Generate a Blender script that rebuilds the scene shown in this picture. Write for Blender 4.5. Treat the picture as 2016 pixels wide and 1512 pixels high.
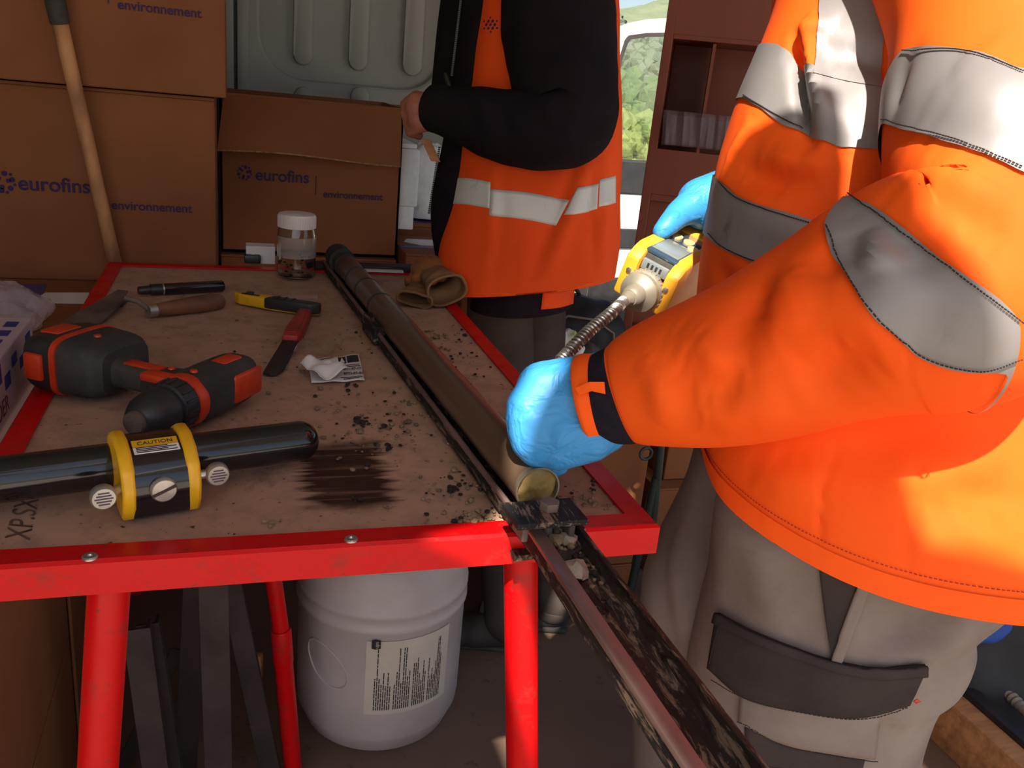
import bpy, bmesh, math, random
import numpy as np
from mathutils import Vector, Matrix, noise
from mathutils.bvhtree import BVHTree

for o in list(bpy.data.objects):
    bpy.data.objects.remove(o)
scn = bpy.context.scene
COL = scn.collection
rnd = random.Random(7)

# ------------------------------------------------------------------ camera, sky, sun, exposure
# Everything below is authored in "u" units (table top at z = 0.85 u, floor at z = ZF u);
# every mesh is written to the scene as (v - (0,0,ZF)) * S so that the result is in metres.
S = 0.74
ZF = -0.13
ZT0 = 0.85
CAM = np.array([0.31008568, -0.92265862, 1.38491625])
yaw, pitch, roll = 0.32636209, 0.3277181, -0.10020799
FPX = 1720.0
fw = np.array([math.sin(yaw) * math.cos(pitch), math.cos(yaw) * math.cos(pitch), -math.sin(pitch)])
rt0 = np.array([math.cos(yaw), -math.sin(yaw), 0.0])
dn0 = np.cross(fw, rt0)
RT = math.cos(roll) * rt0 + math.sin(roll) * dn0
DN = np.cross(fw, RT)
R3 = np.array([RT, DN, fw])


def world(v):
    return Vector(((v[0]) * S, (v[1]) * S, (v[2] - ZF) * S))


cam_data = bpy.data.cameras.new('camera')
cam_data.sensor_fit = 'HORIZONTAL'
cam_data.sensor_width = 36
cam_data.lens = FPX / 2016 * 36
cam_data.clip_end = 500
cam = bpy.data.objects.new('camera', cam_data)
COL.objects.link(cam)
m = Matrix.Identity(4)
for i in range(3):
    m[i][0], m[i][1], m[i][2] = RT[i], -DN[i], -fw[i]
m.translation = world(CAM)
cam.matrix_world = m
scn.camera = cam

TOSUN = Vector((-0.34, -0.767, 1.0)).normalized()
SUN_POWER = 8.5
SKY_POWER = 0.15
EXPOSURE = 0.35
w = bpy.data.worlds.new('sky')
scn.world = w
w.use_nodes = True
nt = w.node_tree
nt.nodes.clear()
wo = nt.nodes.new('ShaderNodeOutputWorld')
bg = nt.nodes.new('ShaderNodeBackground')
sky = nt.nodes.new('ShaderNodeTexSky')
sky.sky_type = 'NISHITA'
sky.sun_disc = False
sky.sun_elevation = math.asin(TOSUN.z)
sky.sun_rotation = math.atan2(TOSUN.x, TOSUN.y)
sky.air_density = 1.0
sky.dust_density = 2.5
sky.ozone_density = 1.0
bg.inputs['Strength'].default_value = SKY_POWER
nt.links.new(sky.outputs[0], bg.inputs[0])
nt.links.new(bg.outputs[0], wo.inputs[0])

sl = bpy.data.lights.new('sun', 'SUN')
sl.energy = SUN_POWER
sl.angle = 0.012
sl.color = (1.0, 0.93, 0.82)
sun = bpy.data.objects.new('sun', sl)
COL.objects.link(sun)
sun.rotation_euler = TOSUN.to_track_quat('Z', 'Y').to_euler()
sun.location = (0, 0, 6)

vs = scn.view_settings
vs.view_transform = 'Standard'
vs.look = 'None'
vs.gamma = 1.0
vs.exposure = EXPOSURE
vs.use_curve_mapping = False


# ------------------------------------------------------------------ picture-to-place helpers
def ray(x, y):
    return np.array([(x - 1008) / FPX, (y - 756) / FPX, 1.0]) @ R3


def P(x, y, t):
    return CAM + ray(x, y) * t


def PZ(x, y, z):
    d = ray(x, y)
    return CAM + d * ((z - CAM[2]) / d[2])


def PY(x, y, Y):
    d = ray(x, y)
    return CAM + d * ((Y - CAM[1]) / d[1])


def PX(x, y, X):
    d = ray(x, y)
    return CAM + d * ((X - CAM[0]) / d[0])


def proj(V):
    q = (np.asarray(V) - CAM) @ R3.T
    return np.stack([q[..., 0] / q[..., 2] * FPX + 1008, q[..., 1] / q[..., 2] * FPX + 756, q[..., 2]], -1)


# ------------------------------------------------------------------ materials
def lin(c):
    return tuple(((v / 12.92) if v <= 0.04045 else ((v + 0.055) / 1.055) ** 2.4) for v in c)


def rgb(r, g, b):
    return lin((r / 255, g / 255, b / 255)) + (1.0,)


class NT:
    def __init__(s, name):
        s.m = bpy.data.materials.new(name)
        s.m.use_nodes = True
        s.t = s.m.node_tree
        s.b = s.t.nodes['Principled BSDF']
        s.tc = s.n('ShaderNodeTexCoord')

    def n(s, typ, **kw):
        nd = s.t.nodes.new(typ)
        for k, v in kw.items():
            if k in nd.inputs:
                nd.inputs[k].default_value = v
            else:
                setattr(nd, k, v)
        return nd

    def l(s, a, b):
        s.t.links.new(a, b)

    def coords(s, scale=(1, 1, 1), rot=(0, 0, 0), loc=(0, 0, 0), src='Object'):
        mp = s.n('ShaderNodeMapping')
        mp.inputs['Scale'].default_value = scale
        mp.inputs['Rotation'].default_value = rot
        mp.inputs['Location'].default_value = loc
        s.l(s.tc.outputs[src], mp.inputs['Vector'])
        return mp.outputs[0]

    def noise(s, scale, detail=4, rough=0.6, vec=None, dist=0.0):
        nd = s.n('ShaderNodeTexNoise')
        nd.inputs['Scale'].default_value = scale
        nd.inputs['Detail'].default_value = detail
        nd.inputs['Roughness'].default_value = rough
        nd.inputs['Distortion'].default_value = dist
        s.l(vec if vec is not None else s.tc.outputs['Object'], nd.inputs['Vector'])
        return nd.outputs['Fac']

    def ramp(s, fac, p0, p1, c0=(0, 0, 0, 1), c1=(1, 1, 1, 1)):
        r = s.n('ShaderNodeValToRGB')
        r.color_ramp.elements[0].position = p0
        r.color_ramp.elements[0].color = c0
        r.color_ramp.elements[1].position = p1
        r.color_ramp.elements[1].color = c1
        s.l(fac, r.inputs[0])
        return r.outputs[0]

    def mix(s, fac, a, b):
        mx = s.n('ShaderNodeMix', data_type='RGBA')
        for sock, v in ((mx.inputs[0], fac), (mx.inputs[6], a), (mx.inputs[7], b)):
            if isinstance(v, (tuple, float, int)):
                sock.default_value = v
            else:
                s.l(v, sock)
        return mx.outputs[2]

    def math(s, op, a, b=None):
        nd = s.n('ShaderNodeMath', operation=op)
        for i, v in enumerate((a, b)):
            if v is None:
                continue
            if isinstance(v, (float, int)):
                nd.inputs[i].default_value = v
            else:
                s.l(v, nd.inputs[i])
        return nd.outputs[0]

    def bump(s, h, strength=0.3, dist=0.002):
        b = s.n('ShaderNodeBump')
        b.inputs['Strength'].default_value = strength
        b.inputs['Distance'].default_value = dist
        s.l(h, b.inputs['Height'])
        s.l(b.outputs[0], s.b.inputs['Normal'])

    def set(s, **kw):
        for k, v in kw.items():
            k = k.replace('_', ' ')
            if isinstance(v, (tuple, float, int)):
                s.b.inputs[k].default_value = v
            else:
                s.l(v, s.b.inputs[k])
        return s


def pm(name, c1, c2=None, scale=12, rough=0.6, metal=0.0, bump=0.15, bs=60, lo=0.35, hi=0.7, spec=0.5, coat=0.0,
       stretch=(1, 1, 1), dist=0.002, detail=4):
    t = NT(name)
    v = t.coords(stretch)
    if c2 is None:
        c2 = tuple(x * 0.8 for x in c1[:3]) + (1,)
    f = t.ramp(t.noise(scale, detail, vec=v), lo, hi)
    t.set(Base_Color=t.mix(f, c1, c2), Roughness=rough, Metallic=metal)
    t.b.inputs['Specular IOR Level'].default_value = spec
    t.b.inputs['Coat Weight'].default_value = coat
    if bump:
        t.bump(t.noise(bs, 3, vec=v), bump, dist)
    return t.m


M = {}
M['wall'] = pm('painted_grey_metal', rgb(150, 150, 144), rgb(138, 138, 132), 4, 0.45, bump=0.03)
M['white_paint'] = pm('white_car_paint', rgb(235, 238, 236), rgb(225, 228, 226), 3, 0.25, bump=0, coat=0.5)
M['black_plastic'] = pm('black_plastic', (0.014, 0.013, 0.014, 1), (0.03, 0.028, 0.028, 1), 18, 0.42, bump=0.08, bs=120)
M['rubber'] = pm('dusty_black_rubber', (0.02, 0.018, 0.017, 1), (0.06, 0.05, 0.042, 1), 14, 0.75, bump=0.2, bs=90)
M['gloss_black'] = pm('glossy_black_paint', (0.006, 0.005, 0.006, 1), (0.012, 0.01, 0.01, 1), 20, 0.16, bump=0.02, bs=200, coat=0.4)
M['drill_orange'] = pm('drill_orange_plastic', rgb(222, 62, 20), rgb(180, 50, 24), 20, 0.4, bump=0.05, bs=120)
M['yellow'] = pm('yellow_plastic', rgb(240, 178, 20), rgb(205, 150, 22), 18, 0.4, bump=0.05, bs=120)
M['det_yellow'] = pm('amber_rubber_housing', rgb(248, 176, 44), rgb(225, 150, 38), 14, 0.5, bump=0.08, bs=150)
M['det_black'] = pm('dusty_black_panel', (0.02, 0.02, 0.02, 1), (0.12, 0.11, 0.09, 1), 22, 0.3, bump=0.05)
M['steel'] = pm('worn_bright_steel', (0.62, 0.6, 0.55, 1), (0.45, 0.42, 0.38, 1), 25, 0.32, 0.9, bump=0.06, bs=150)
M['white_metal'] = pm('pale_cast_metal', rgb(176, 168, 150), rgb(146, 138, 122), 14, 0.42, 0.5, bump=0.05)
t = NT('blue_nitrile')
wv = t.noise(16, 3, .6, vec=t.coords((1, 2.2, 1.6), (0, .5, .3)), dist=1.2)
t.set(Base_Color=t.mix(t.ramp(t.noise(6, 3), .3, .7), rgb(62, 150, 214), rgb(54, 140, 206)), Roughness=.45)
t.b.inputs['Specular IOR Level'].default_value = .4
t.bump(t.ramp(wv, .44, .56), .35, .003)
M['glove'] = t.m
M['skin'] = pm('skin', rgb(176, 112, 88), rgb(150, 92, 72), 16, 0.55, bump=0.15, bs=80)
M['hair'] = pm('dark_hair', (0.03, 0.02, 0.015, 1), None, 40, 0.6, bump=0.5, bs=120, stretch=(1, 1, 0.2))
M['jar_white'] = pm('white_plastic_lid', rgb(226, 214, 208), rgb(214, 202, 198), 8, 0.5, bump=0.03)
M['foam'] = pm('white_polystyrene', rgb(232, 236, 238), rgb(222, 226, 230), 80, 0.8, bump=0.2, bs=160)
M['paper'] = pm('white_paper', rgb(232, 224, 220), rgb(220, 212, 208), 9, 0.85, bump=0.05)
M['shaded_paper'] = pm('shade_dimmed_paper', rgb(128, 112, 116), rgb(96, 84, 96), 14, 0.7, bump=0.05, stretch=(1, 1, .1))  # white paper darkened, its shade put into the colour
M['box_white'] = pm('pinkish_white_card', rgb(190, 166, 170), rgb(176, 152, 156), 9, 0.7, bump=0.05)
M['ink'] = pm('black_ink', (0.02, 0.018, 0.02, 1), None, 30, 0.8, bump=0)
M['blue_ink'] = pm('blue_print', rgb(48, 42, 110), rgb(56, 50, 116), 60, 0.8, bump=0)
M['logo_ink'] = pm('violet_print', rgb(56, 36, 78), rgb(66, 44, 80), 60, 0.9, bump=0)
M['red_ink'] = pm('dark_red_print', rgb(120, 44, 54), None, 30, 0.8, bump=0)
M['grey_ink'] = pm('grey_violet_print', rgb(92, 74, 84), None, 60, 0.9, bump=0)
M['blue_tape'] = pm('blue_printed_tape', rgb(52, 52, 120), rgb(70, 70, 130), 40, 0.35, bump=0.04)
M['navy'] = pm('navy_knit', (0.013, 0.011, 0.02, 1), (0.02, 0.016, 0.026, 1), 90, 0.95, bump=0.5, bs=220, spec=0.15)
M['black_jacket'] = pm('black_softshell', (0.012, 0.008, 0.011, 1), (0.018, 0.012, 0.016, 1), 14, 0.95, bump=0.3, bs=140, spec=0.12)
M['leather'] = pm('tan_leather', rgb(142, 104, 68), rgb(108, 72, 44), 9, 0.85, bump=0.4, bs=60)
M['leather_orange'] = pm('orange_worn_leather', rgb(168, 104, 52), rgb(126, 78, 42), 12, 0.8, bump=0.4, bs=60)
M['shelf'] = pm('dark_brown_board', rgb(128, 62, 40), rgb(110, 50, 32), 5, 0.5, bump=0.03, stretch=(1, 1, 0.2))
M['plank'] = pm('rough_sawn_wood', rgb(186, 132, 84), rgb(140, 92, 56), 9, 0.75, bump=0.25, bs=30, stretch=(1, 6, 6))
M['handle_wood'] = pm('worn_ash_handle', rgb(196, 140, 92), rgb(96, 62, 42), 9, 0.7, bump=0.15, bs=60, stretch=(1, 1, .35), lo=.42, hi=.62)
M['old_wood'] = pm('old_wooden_grip', rgb(132, 84, 56), rgb(84, 50, 34), 20, 0.6, bump=0.3, bs=60, stretch=(.4, 1, 1))
M['rusty'] = pm('dusty_dull_steel', (0.20, 0.14, 0.11, 1), (0.07, 0.05, 0.045, 1), 16, 0.7, 0.3, bump=0.3, bs=60)
M['dark_bar'] = pm('dark_steel_bar', (0.065, 0.045, 0.045, 1), (0.025, 0.018, 0.018, 1), 9, 0.6, 0.5, bump=0.25, bs=50)
M['grip_red'] = pm('worn_red_grip', rgb(176, 40, 36), rgb(120, 36, 32), 24, 0.5, bump=0.1)
M['trouser_dark'] = pm('dark_grey_cloth', (0.035, 0.027, 0.027, 1), (0.06, 0.046, 0.044, 1), 8, 0.95, bump=0.4, bs=180, spec=0.15)
M['trouser2'] = pm('dusty_dark_trousers', (0.05, 0.037, 0.034, 1), (0.08, 0.06, 0.05, 1), 7, 0.95, bump=0.4, bs=150, spec=0.15)
M['boot'] = pm('muddy_boot_leather', (0.05, 0.035, 0.028, 1), (0.10, 0.07, 0.05, 1), 12, 0.8, bump=0.4, bs=60)
M['soil'] = pm('ochre_soil_core', rgb(138, 112, 52), rgb(82, 66, 36), 20, 0.55, bump=0.8, bs=40, dist=0.004)
M['crumb'] = pm('pale_soil_crumbs', rgb(150, 126, 96), rgb(84, 66, 50), 30, 0.95, bump=0.5, bs=200)
M['crumb_dark'] = pm('dark_soil_crumbs', rgb(52, 40, 32), rgb(30, 22, 18), 30, 0.95, bump=0.5, bs=200)
M['stone'] = pm('pale_quartz', rgb(176, 162, 144), rgb(136, 118, 100), 40, 0.7, bump=0.5, bs=90)
M['hose_green'] = pm('dark_green_tube', (0.012, 0.022, 0.018, 1), (0.02, 0.03, 0.024, 1), 12, 0.5, bump=0.05)
M['bag_black'] = pm('black_nylon', (0.010, 0.010, 0.012, 1), (0.02, 0.02, 0.022, 1), 12, 0.7, bump=0.3, bs=150)
M['blue_cloth'] = pm('blue_cloth', rgb(40, 84, 170), rgb(30, 60, 130), 10, 0.7, bump=0.3)
M['green_pack'] = pm('green_white_packaging', rgb(150, 176, 96), rgb(220, 220, 200), 14, 0.5, bump=0.1, lo=.45, hi=.5)
M['conduit'] = pm('grey_ribbed_plastic', rgb(136, 128, 116), rgb(110, 104, 96), 14, 0.6, bump=0.1)
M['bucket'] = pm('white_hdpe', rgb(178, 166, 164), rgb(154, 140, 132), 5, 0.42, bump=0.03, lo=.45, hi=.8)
M['label'] = pm('dirty_white_label', rgb(196, 184, 172), rgb(176, 164, 150), 6, 0.6, bump=0.02)
M['grey_mark'] = pm('faded_black_marker', rgb(64, 42, 38), rgb(110, 78, 66), 60, 0.9, bump=0, lo=.4, hi=.6)
M['mirror'] = pm('etched_disc_metal', (0.5, 0.47, 0.44, 1), (0.3, 0.28, 0.26, 1), 30, 0.35, 0.7, bump=0.1, bs=140)
M['amber_dot'] = pm('pale_amber_keypad', rgb(246, 200, 130), None, 9, 0.5, bump=0)
M['screen'] = pm('lcd_window', (0.03, 0.06, 0.10, 1), (0.05, 0.09, 0.14, 1), 6, 0.08, bump=0, coat=0.6)
M['lcd'] = pm('grey_lcd_glass', (0.22, 0.25, 0.25, 1), (0.16, 0.18, 0.18, 1), 14, 0.1, bump=0)

t = NT('cardboard')
v = t.coords((1, 1, 1))
f = t.noise(3.5, 3)
g = t.noise(90, 2, vec=t.coords((0.05, 0.05, 1)))
t.set(Base_Color=t.mix(t.ramp(f, 0.3, 0.75), rgb(146, 92, 58), rgb(128, 78, 48)), Roughness=0.85)
t.b.inputs['Specular IOR Level'].default_value = 0.25
t.bump(g, 0.06, 0.001)
M['card'] = t.m
M['card_edge'] = pm('cardboard_cut_edge', rgb(178, 134, 92), rgb(120, 84, 54), 120, 0.9, bump=0.3, bs=200)

# red enamel with scuffs along it
t = NT('red_enamel')
sc = t.ramp(t.noise(26, 6, 0.7), 0.55, 0.70)
sc2 = t.ramp(t.noise(90, 4, 0.7, vec=t.coords((.6, 1, 1))), 0.62, 0.74)
c = t.mix(t.math('MULTIPLY', sc, .7), rgb(200, 6, 12), rgb(140, 44, 40))
c = t.mix(sc2, c, rgb(104, 50, 46))
t.set(Base_Color=c, Roughness=t.ramp(t.noise(20, 4), .3, .8, (.28,) * 3 + (1,), (.55,) * 3 + (1,)))
t.b.inputs['Specular IOR Level'].default_value = .25
t.bump(t.noise(70, 4), 0.06, 0.001)
M['red'] = t.m

# work-worn plywood top: wet brushed stain, rings of dust, dark spots
t = NT('worn_plywood_top')
base = t.mix(t.ramp(t.noise(3.2, 5), .3, .75), rgb(192, 152, 128), rgb(166, 128, 108))
base = t.mix(t.ramp(t.noise(30, 5, .7), .45, .8), base, rgb(146, 114, 98))
base = t.mix(t.math('MULTIPLY', t.ramp(t.noise(9, 6, .75, dist=.4), .58, .72), .75), base, rgb(78, 58, 48))
base = t.mix(t.ramp(t.noise(120, 3, .6), .66, .72), base, rgb(60, 40, 32))
sep = t.n('ShaderNodeSeparateXYZ')
t.l(t.tc.outputs['Object'], sep.inputs[0])
sx, sy = sep.outputs[0], sep.outputs[1]


def edge(tt, val, lo, hi, soft, nz):
    a = tt.n('ShaderNodeMapRange', clamp=True)
    a.inputs[1].default_value = lo - soft
    a.inputs[2].default_value = lo + soft
    tt.l(tt.math('ADD', val, nz), a.inputs[0])
    b = tt.n('ShaderNodeMapRange', clamp=True)
    b.inputs[1].default_value = hi + soft
    b.inputs[2].default_value = hi - soft
    tt.l(tt.math('ADD', val, nz), b.inputs[0])
    return tt.math('MULTIPLY', a.outputs[0], b.outputs[0])


A0 = PZ(600, 1000, .85) * S
A1 = PZ(765, 870, .85) * S
streak = t.math('MULTIPLY', t.math('SUBTRACT', t.noise(30, 3, vec=t.coords((.10, 3.2, 1))), .5), .07)
wob = t.math('MULTIPLY', t.math('SUBTRACT', t.noise(14, 3), .5), .05)
msk = t.math('MULTIPLY', edge(t, sx, A0[0] + .005, A1[0] - .015, .008, streak), edge(t, sy, A0[1], A1[1] + .005, .012, wob))
msk = t.math('MULTIPLY', msk, t.ramp(t.noise(26, 3, vec=t.coords((.12, 3.4, 1))), .25, .5, (.45,) * 3 + (1,), (1,) * 4))
base = t.mix(msk, base, rgb(58, 30, 22))
t.set(Base_Color=base, Roughness=t.ramp(t.noise(8, 3), .3, .7, (.45,) * 3 + (1,), (.7,) * 3 + (1,)))
t.b.inputs['Specular IOR Level'].default_value = 0.35
t.bump(t.noise(60, 4), 0.12, 0.001)
M['ply'] = t.m

# fluorescent cloth: fine weave relief
def hivis(name, c1, c2):
    t = NT(name)
    f = t.ramp(t.noise(7, 4), .35, .7)
    t.set(Base_Color=t.mix(f, c1, c2), Roughness=0.75)
    t.b.inputs['Specular IOR Level'].default_value = 0.2
    t.bump(t.noise(260, 2), 0.15, 0.0006)
    return t.m


M['orange'] = hivis('fluorescent_orange_cloth', (1.0, 0.12, 0.008, 1), (0.99, 0.10, 0.007, 1))
M['orange2'] = hivis('worn_orange_cloth', (0.92, 0.09, 0.008, 1), (0.84, 0.075, 0.008, 1))


def tape_mat(name, c1, c2, dirt):
    t = NT(name)
    d = t.ramp(t.noise(22, 5, .7, vec=t.coords((1, 1, .5))), .60, .76)
    c = t.mix(t.ramp(t.noise(5, 3), .3, .7), c1, c2)
    t.set(Base_Color=t.mix(t.math('MULTIPLY', d, dirt), c, (.05, .045, .045, 1)), Roughness=0.5, Metallic=0.15)
    t.bump(t.noise(300, 2), 0.08, 0.0005)
    return t.m


M['tape'] = tape_mat('grey_reflective_tape', rgb(142, 137, 136), rgb(128, 122, 122), .25)
M['tape_dirty'] = tape_mat('soiled_reflective_tape', rgb(150, 144, 142), rgb(124, 118, 118), .8)
M['tape_white'] = tape_mat('pale_reflective_tape', rgb(222, 222, 214), rgb(206, 206, 198), .35)

t = NT('worn_grey_work_cloth')
f = t.ramp(t.noise(5, 5), .35, .7)
c = t.mix(f, rgb(142, 130, 124), rgb(112, 100, 96))
c = t.mix(t.ramp(t.noise(12, 5, .7), .55, .8), c, rgb(124, 104, 90))
t.set(Base_Color=c, Roughness=0.95)
t.b.inputs['Specular IOR Level'].default_value = 0.15
t.bump(t.noise(200, 2), 0.3, 0.0008)
M['trouser'] = t.m

# black channel scratched to bare brown metal
t = NT('scratched_black_channel')
s1 = t.ramp(t.noise(120, 5, .75, vec=t.coords((1, .16, 1), (0, 0, .35)), dist=.6), .52, .60)
s2 = t.ramp(t.noise(70, 4, .7, vec=t.coords((1, .35, 1), (0, 0, -.5)), dist=1.0), .57, .63)
br = t.ramp(t.noise(9, 4, vec=t.coords((1, .3, 1))), .5, .68)
c = t.mix(t.math('MULTIPLY', br, .8), (.016, .014, .014, 1), rgb(66, 46, 36))
c = t.mix(s1, c, rgb(128, 106, 90))
c = t.mix(s2, c, rgb(34, 26, 22))
t.set(Base_Color=c, Roughness=0.68, Metallic=0.1)
t.b.inputs['Specular IOR Level'].default_value = .25
t.bump(t.noise(90, 4), 0.25, 0.002)
M['channel'] = t.m
M['channel_lip'] = pm('rubbed_pinkish_steel', rgb(150, 122, 116), rgb(104, 80, 72), 24, 0.5, 0.4, bump=0.15, stretch=(1, .3, 1))

# liner of the core: smoky plastic smeared with mud
t = NT('muddy_core_liner')
v = t.coords((1, .35, 1))
f = t.ramp(t.noise(6, 5, vec=v), .35, .7)
c = t.mix(f, rgb(98, 78, 60), rgb(74, 56, 48))
c = t.mix(t.ramp(t.noise(5, 3, vec=t.coords((1, .5, 1), loc=(3, 2, 0))), .5, .62), c, rgb(92, 74, 72))
sepc = t.n('ShaderNodeSeparateXYZ')
t.l(t.tc.outputs['Object'], sepc.inputs[0])
mr = t.n('ShaderNodeMapRange', clamp=True)
mr.inputs[1].default_value = .85
mr.inputs[2].default_value = 1.0
t.l(sepc.outputs[1], mr.inputs[0])
mud = t.math('MULTIPLY', t.ramp(t.noise(9, 5, vec=t.coords((1, .6, 1))), .36, .56), mr.outputs[0])
c = t.mix(mud, c, rgb(38, 26, 20))
t.set(Base_Color=c, Roughness=.34)
t.b.inputs['Coat Weight'].default_value = .25
t.b.inputs['Coat Roughness'].default_value = .2
t.bump(t.noise(24, 4), .12, .002)
M['liner'] = t.m

# concrete-dust floor
t = NT('dusty_floor')
c = t.mix(t.ramp(t.noise(2.5, 5), .3, .7), rgb(116, 92, 76), rgb(98, 76, 62))
c = t.mix(t.ramp(t.noise(22, 4, .7), .62, .74), c, rgb(64, 48, 40))
t.set(Base_Color=c, Roughness=.9)
t.bump(t.noise(40, 4), .2, .002)
M['floor'] = t.m

# glass and film
def clear(name, col, rough, alpha=None, ior=1.45):
    t = NT(name)
    t.set(Base_Color=col, Roughness=rough, IOR=ior)
    t.b.inputs['Transmission Weight'].default_value = 1.0
    if alpha is not None:
        t.b.inputs['Alpha'].default_value = alpha
    return t.m


M['glass'] = clear('clear_jar_glass', (.93, .95, .92, 1), .03)
M['film'] = clear('thin_clear_plastic', (.95, .94, .95, 1), .12, .35)
M['pane'] = clear('car_window_glass', (.85, .92, .86, 1), .0, .35)
M['liner_rim'] = pm('cloudy_plastic_rim', rgb(112, 102, 86), rgb(86, 76, 62), 20, .3, bump=.05)

t = NT('frosted_label')
t.set(Base_Color=rgb(200, 190, 182), Roughness=.6, Alpha=.38)
M['frost'] = t.m
t = NT('plastic_bag_film')
t.set(Base_Color=rgb(222, 200, 200), Roughness=.25, Alpha=.42)
t.bump(t.noise(40, 4, .6, dist=.5), .8, .006)
M['bag'] = t.m
t = NT('clear_pouch_film')
t.set(Base_Color=rgb(130, 116, 122), Roughness=.25, Alpha=.3)
t.bump(t.noise(30, 3, .6, vec=t.coords((1, 1, .1))), .5, .004)
M['pouch'] = t.m

t = NT('meadow')
c = t.mix(t.ramp(t.noise(1.2, 5), .35, .65), rgb(150, 142, 96), rgb(110, 122, 72))
c = t.mix(t.ramp(t.noise(6, 4), .6, .7), c, rgb(206, 198, 168))
t.set(Base_Color=c, Roughness=1)
M['meadow'] = t.m
M['bounce_ground'] = pm('pale_bounce_gravel', rgb(196, 184, 166), rgb(170, 158, 142), 9, .95, bump=.4, bs=30, dist=.01)  # chosen pale for the light it bounces
t = NT('hill_forest')
c = t.mix(t.ramp(t.noise(.5, 6, .7), .35, .65), rgb(92, 104, 78), rgb(112, 118, 90))
t.set(Base_Color=c, Roughness=1)
M['hill'] = t.m
M['leaf1'] = pm('mid_green_leaves', rgb(84, 106, 62), rgb(66, 88, 54), 3, .9, bump=.6, bs=6, dist=.1)
M['leaf2'] = pm('yellow_green_leaves', rgb(116, 126, 66), rgb(92, 108, 58), 3, .9, bump=.6, bs=6, dist=.1)
M['leaf3'] = pm('haze_grey_leaves', rgb(96, 106, 92), rgb(84, 94, 80), 3, .9, bump=.6, bs=6, dist=.1)  # distance haze put into the leaf colour

# ------------------------------------------------------------------ mesh builder
INV = {}


def X4(loc=(0, 0, 0), x=None, y=None, z=None):
    """4x4 from axes (u units)"""
    mm = Matrix.Identity(4)
    for j, a in enumerate((x, y, z)):
        if a is not None:
            for i in range(3):
                mm[i][j] = a[i]
    mm.translation = Vector(loc)
    return mm


def nrm(a):
    a = np.asarray(a, float)
    return a / np.linalg.norm(a)


def link(o, parent=None):
    COL.objects.link(o)
    if parent is not None:
        o.parent = parent
    return o


def thing(name, label, cat, loc=(0, 0, 0), mat=None, group=None):
    o = bpy.data.objects.new(name, None)
    link(o)
    o.empty_display_size = 0.05
    fr = (mat.copy() if mat is not None else Matrix.Translation(Vector(loc)))
    wm = fr.copy()
    wm.translation = world(fr.translation)
    o.matrix_world = wm
    INV[o.name] = fr
    o['label'] = label
    o['category'] = cat
    if group:
        o['group'] = group
    return o


def tag(o, label=None, cat=None, group=None, kind=None):
    if label:
        o['label'] = label
    if cat:
        o['category'] = cat
    if group:
        o['group'] = group
    if kind:
        o['kind'] = kind
    return o


def frame_of(o):
    while o is not None:
        if o.name in INV:
            return INV[o.name]
        o = o.parent
    return None


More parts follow.
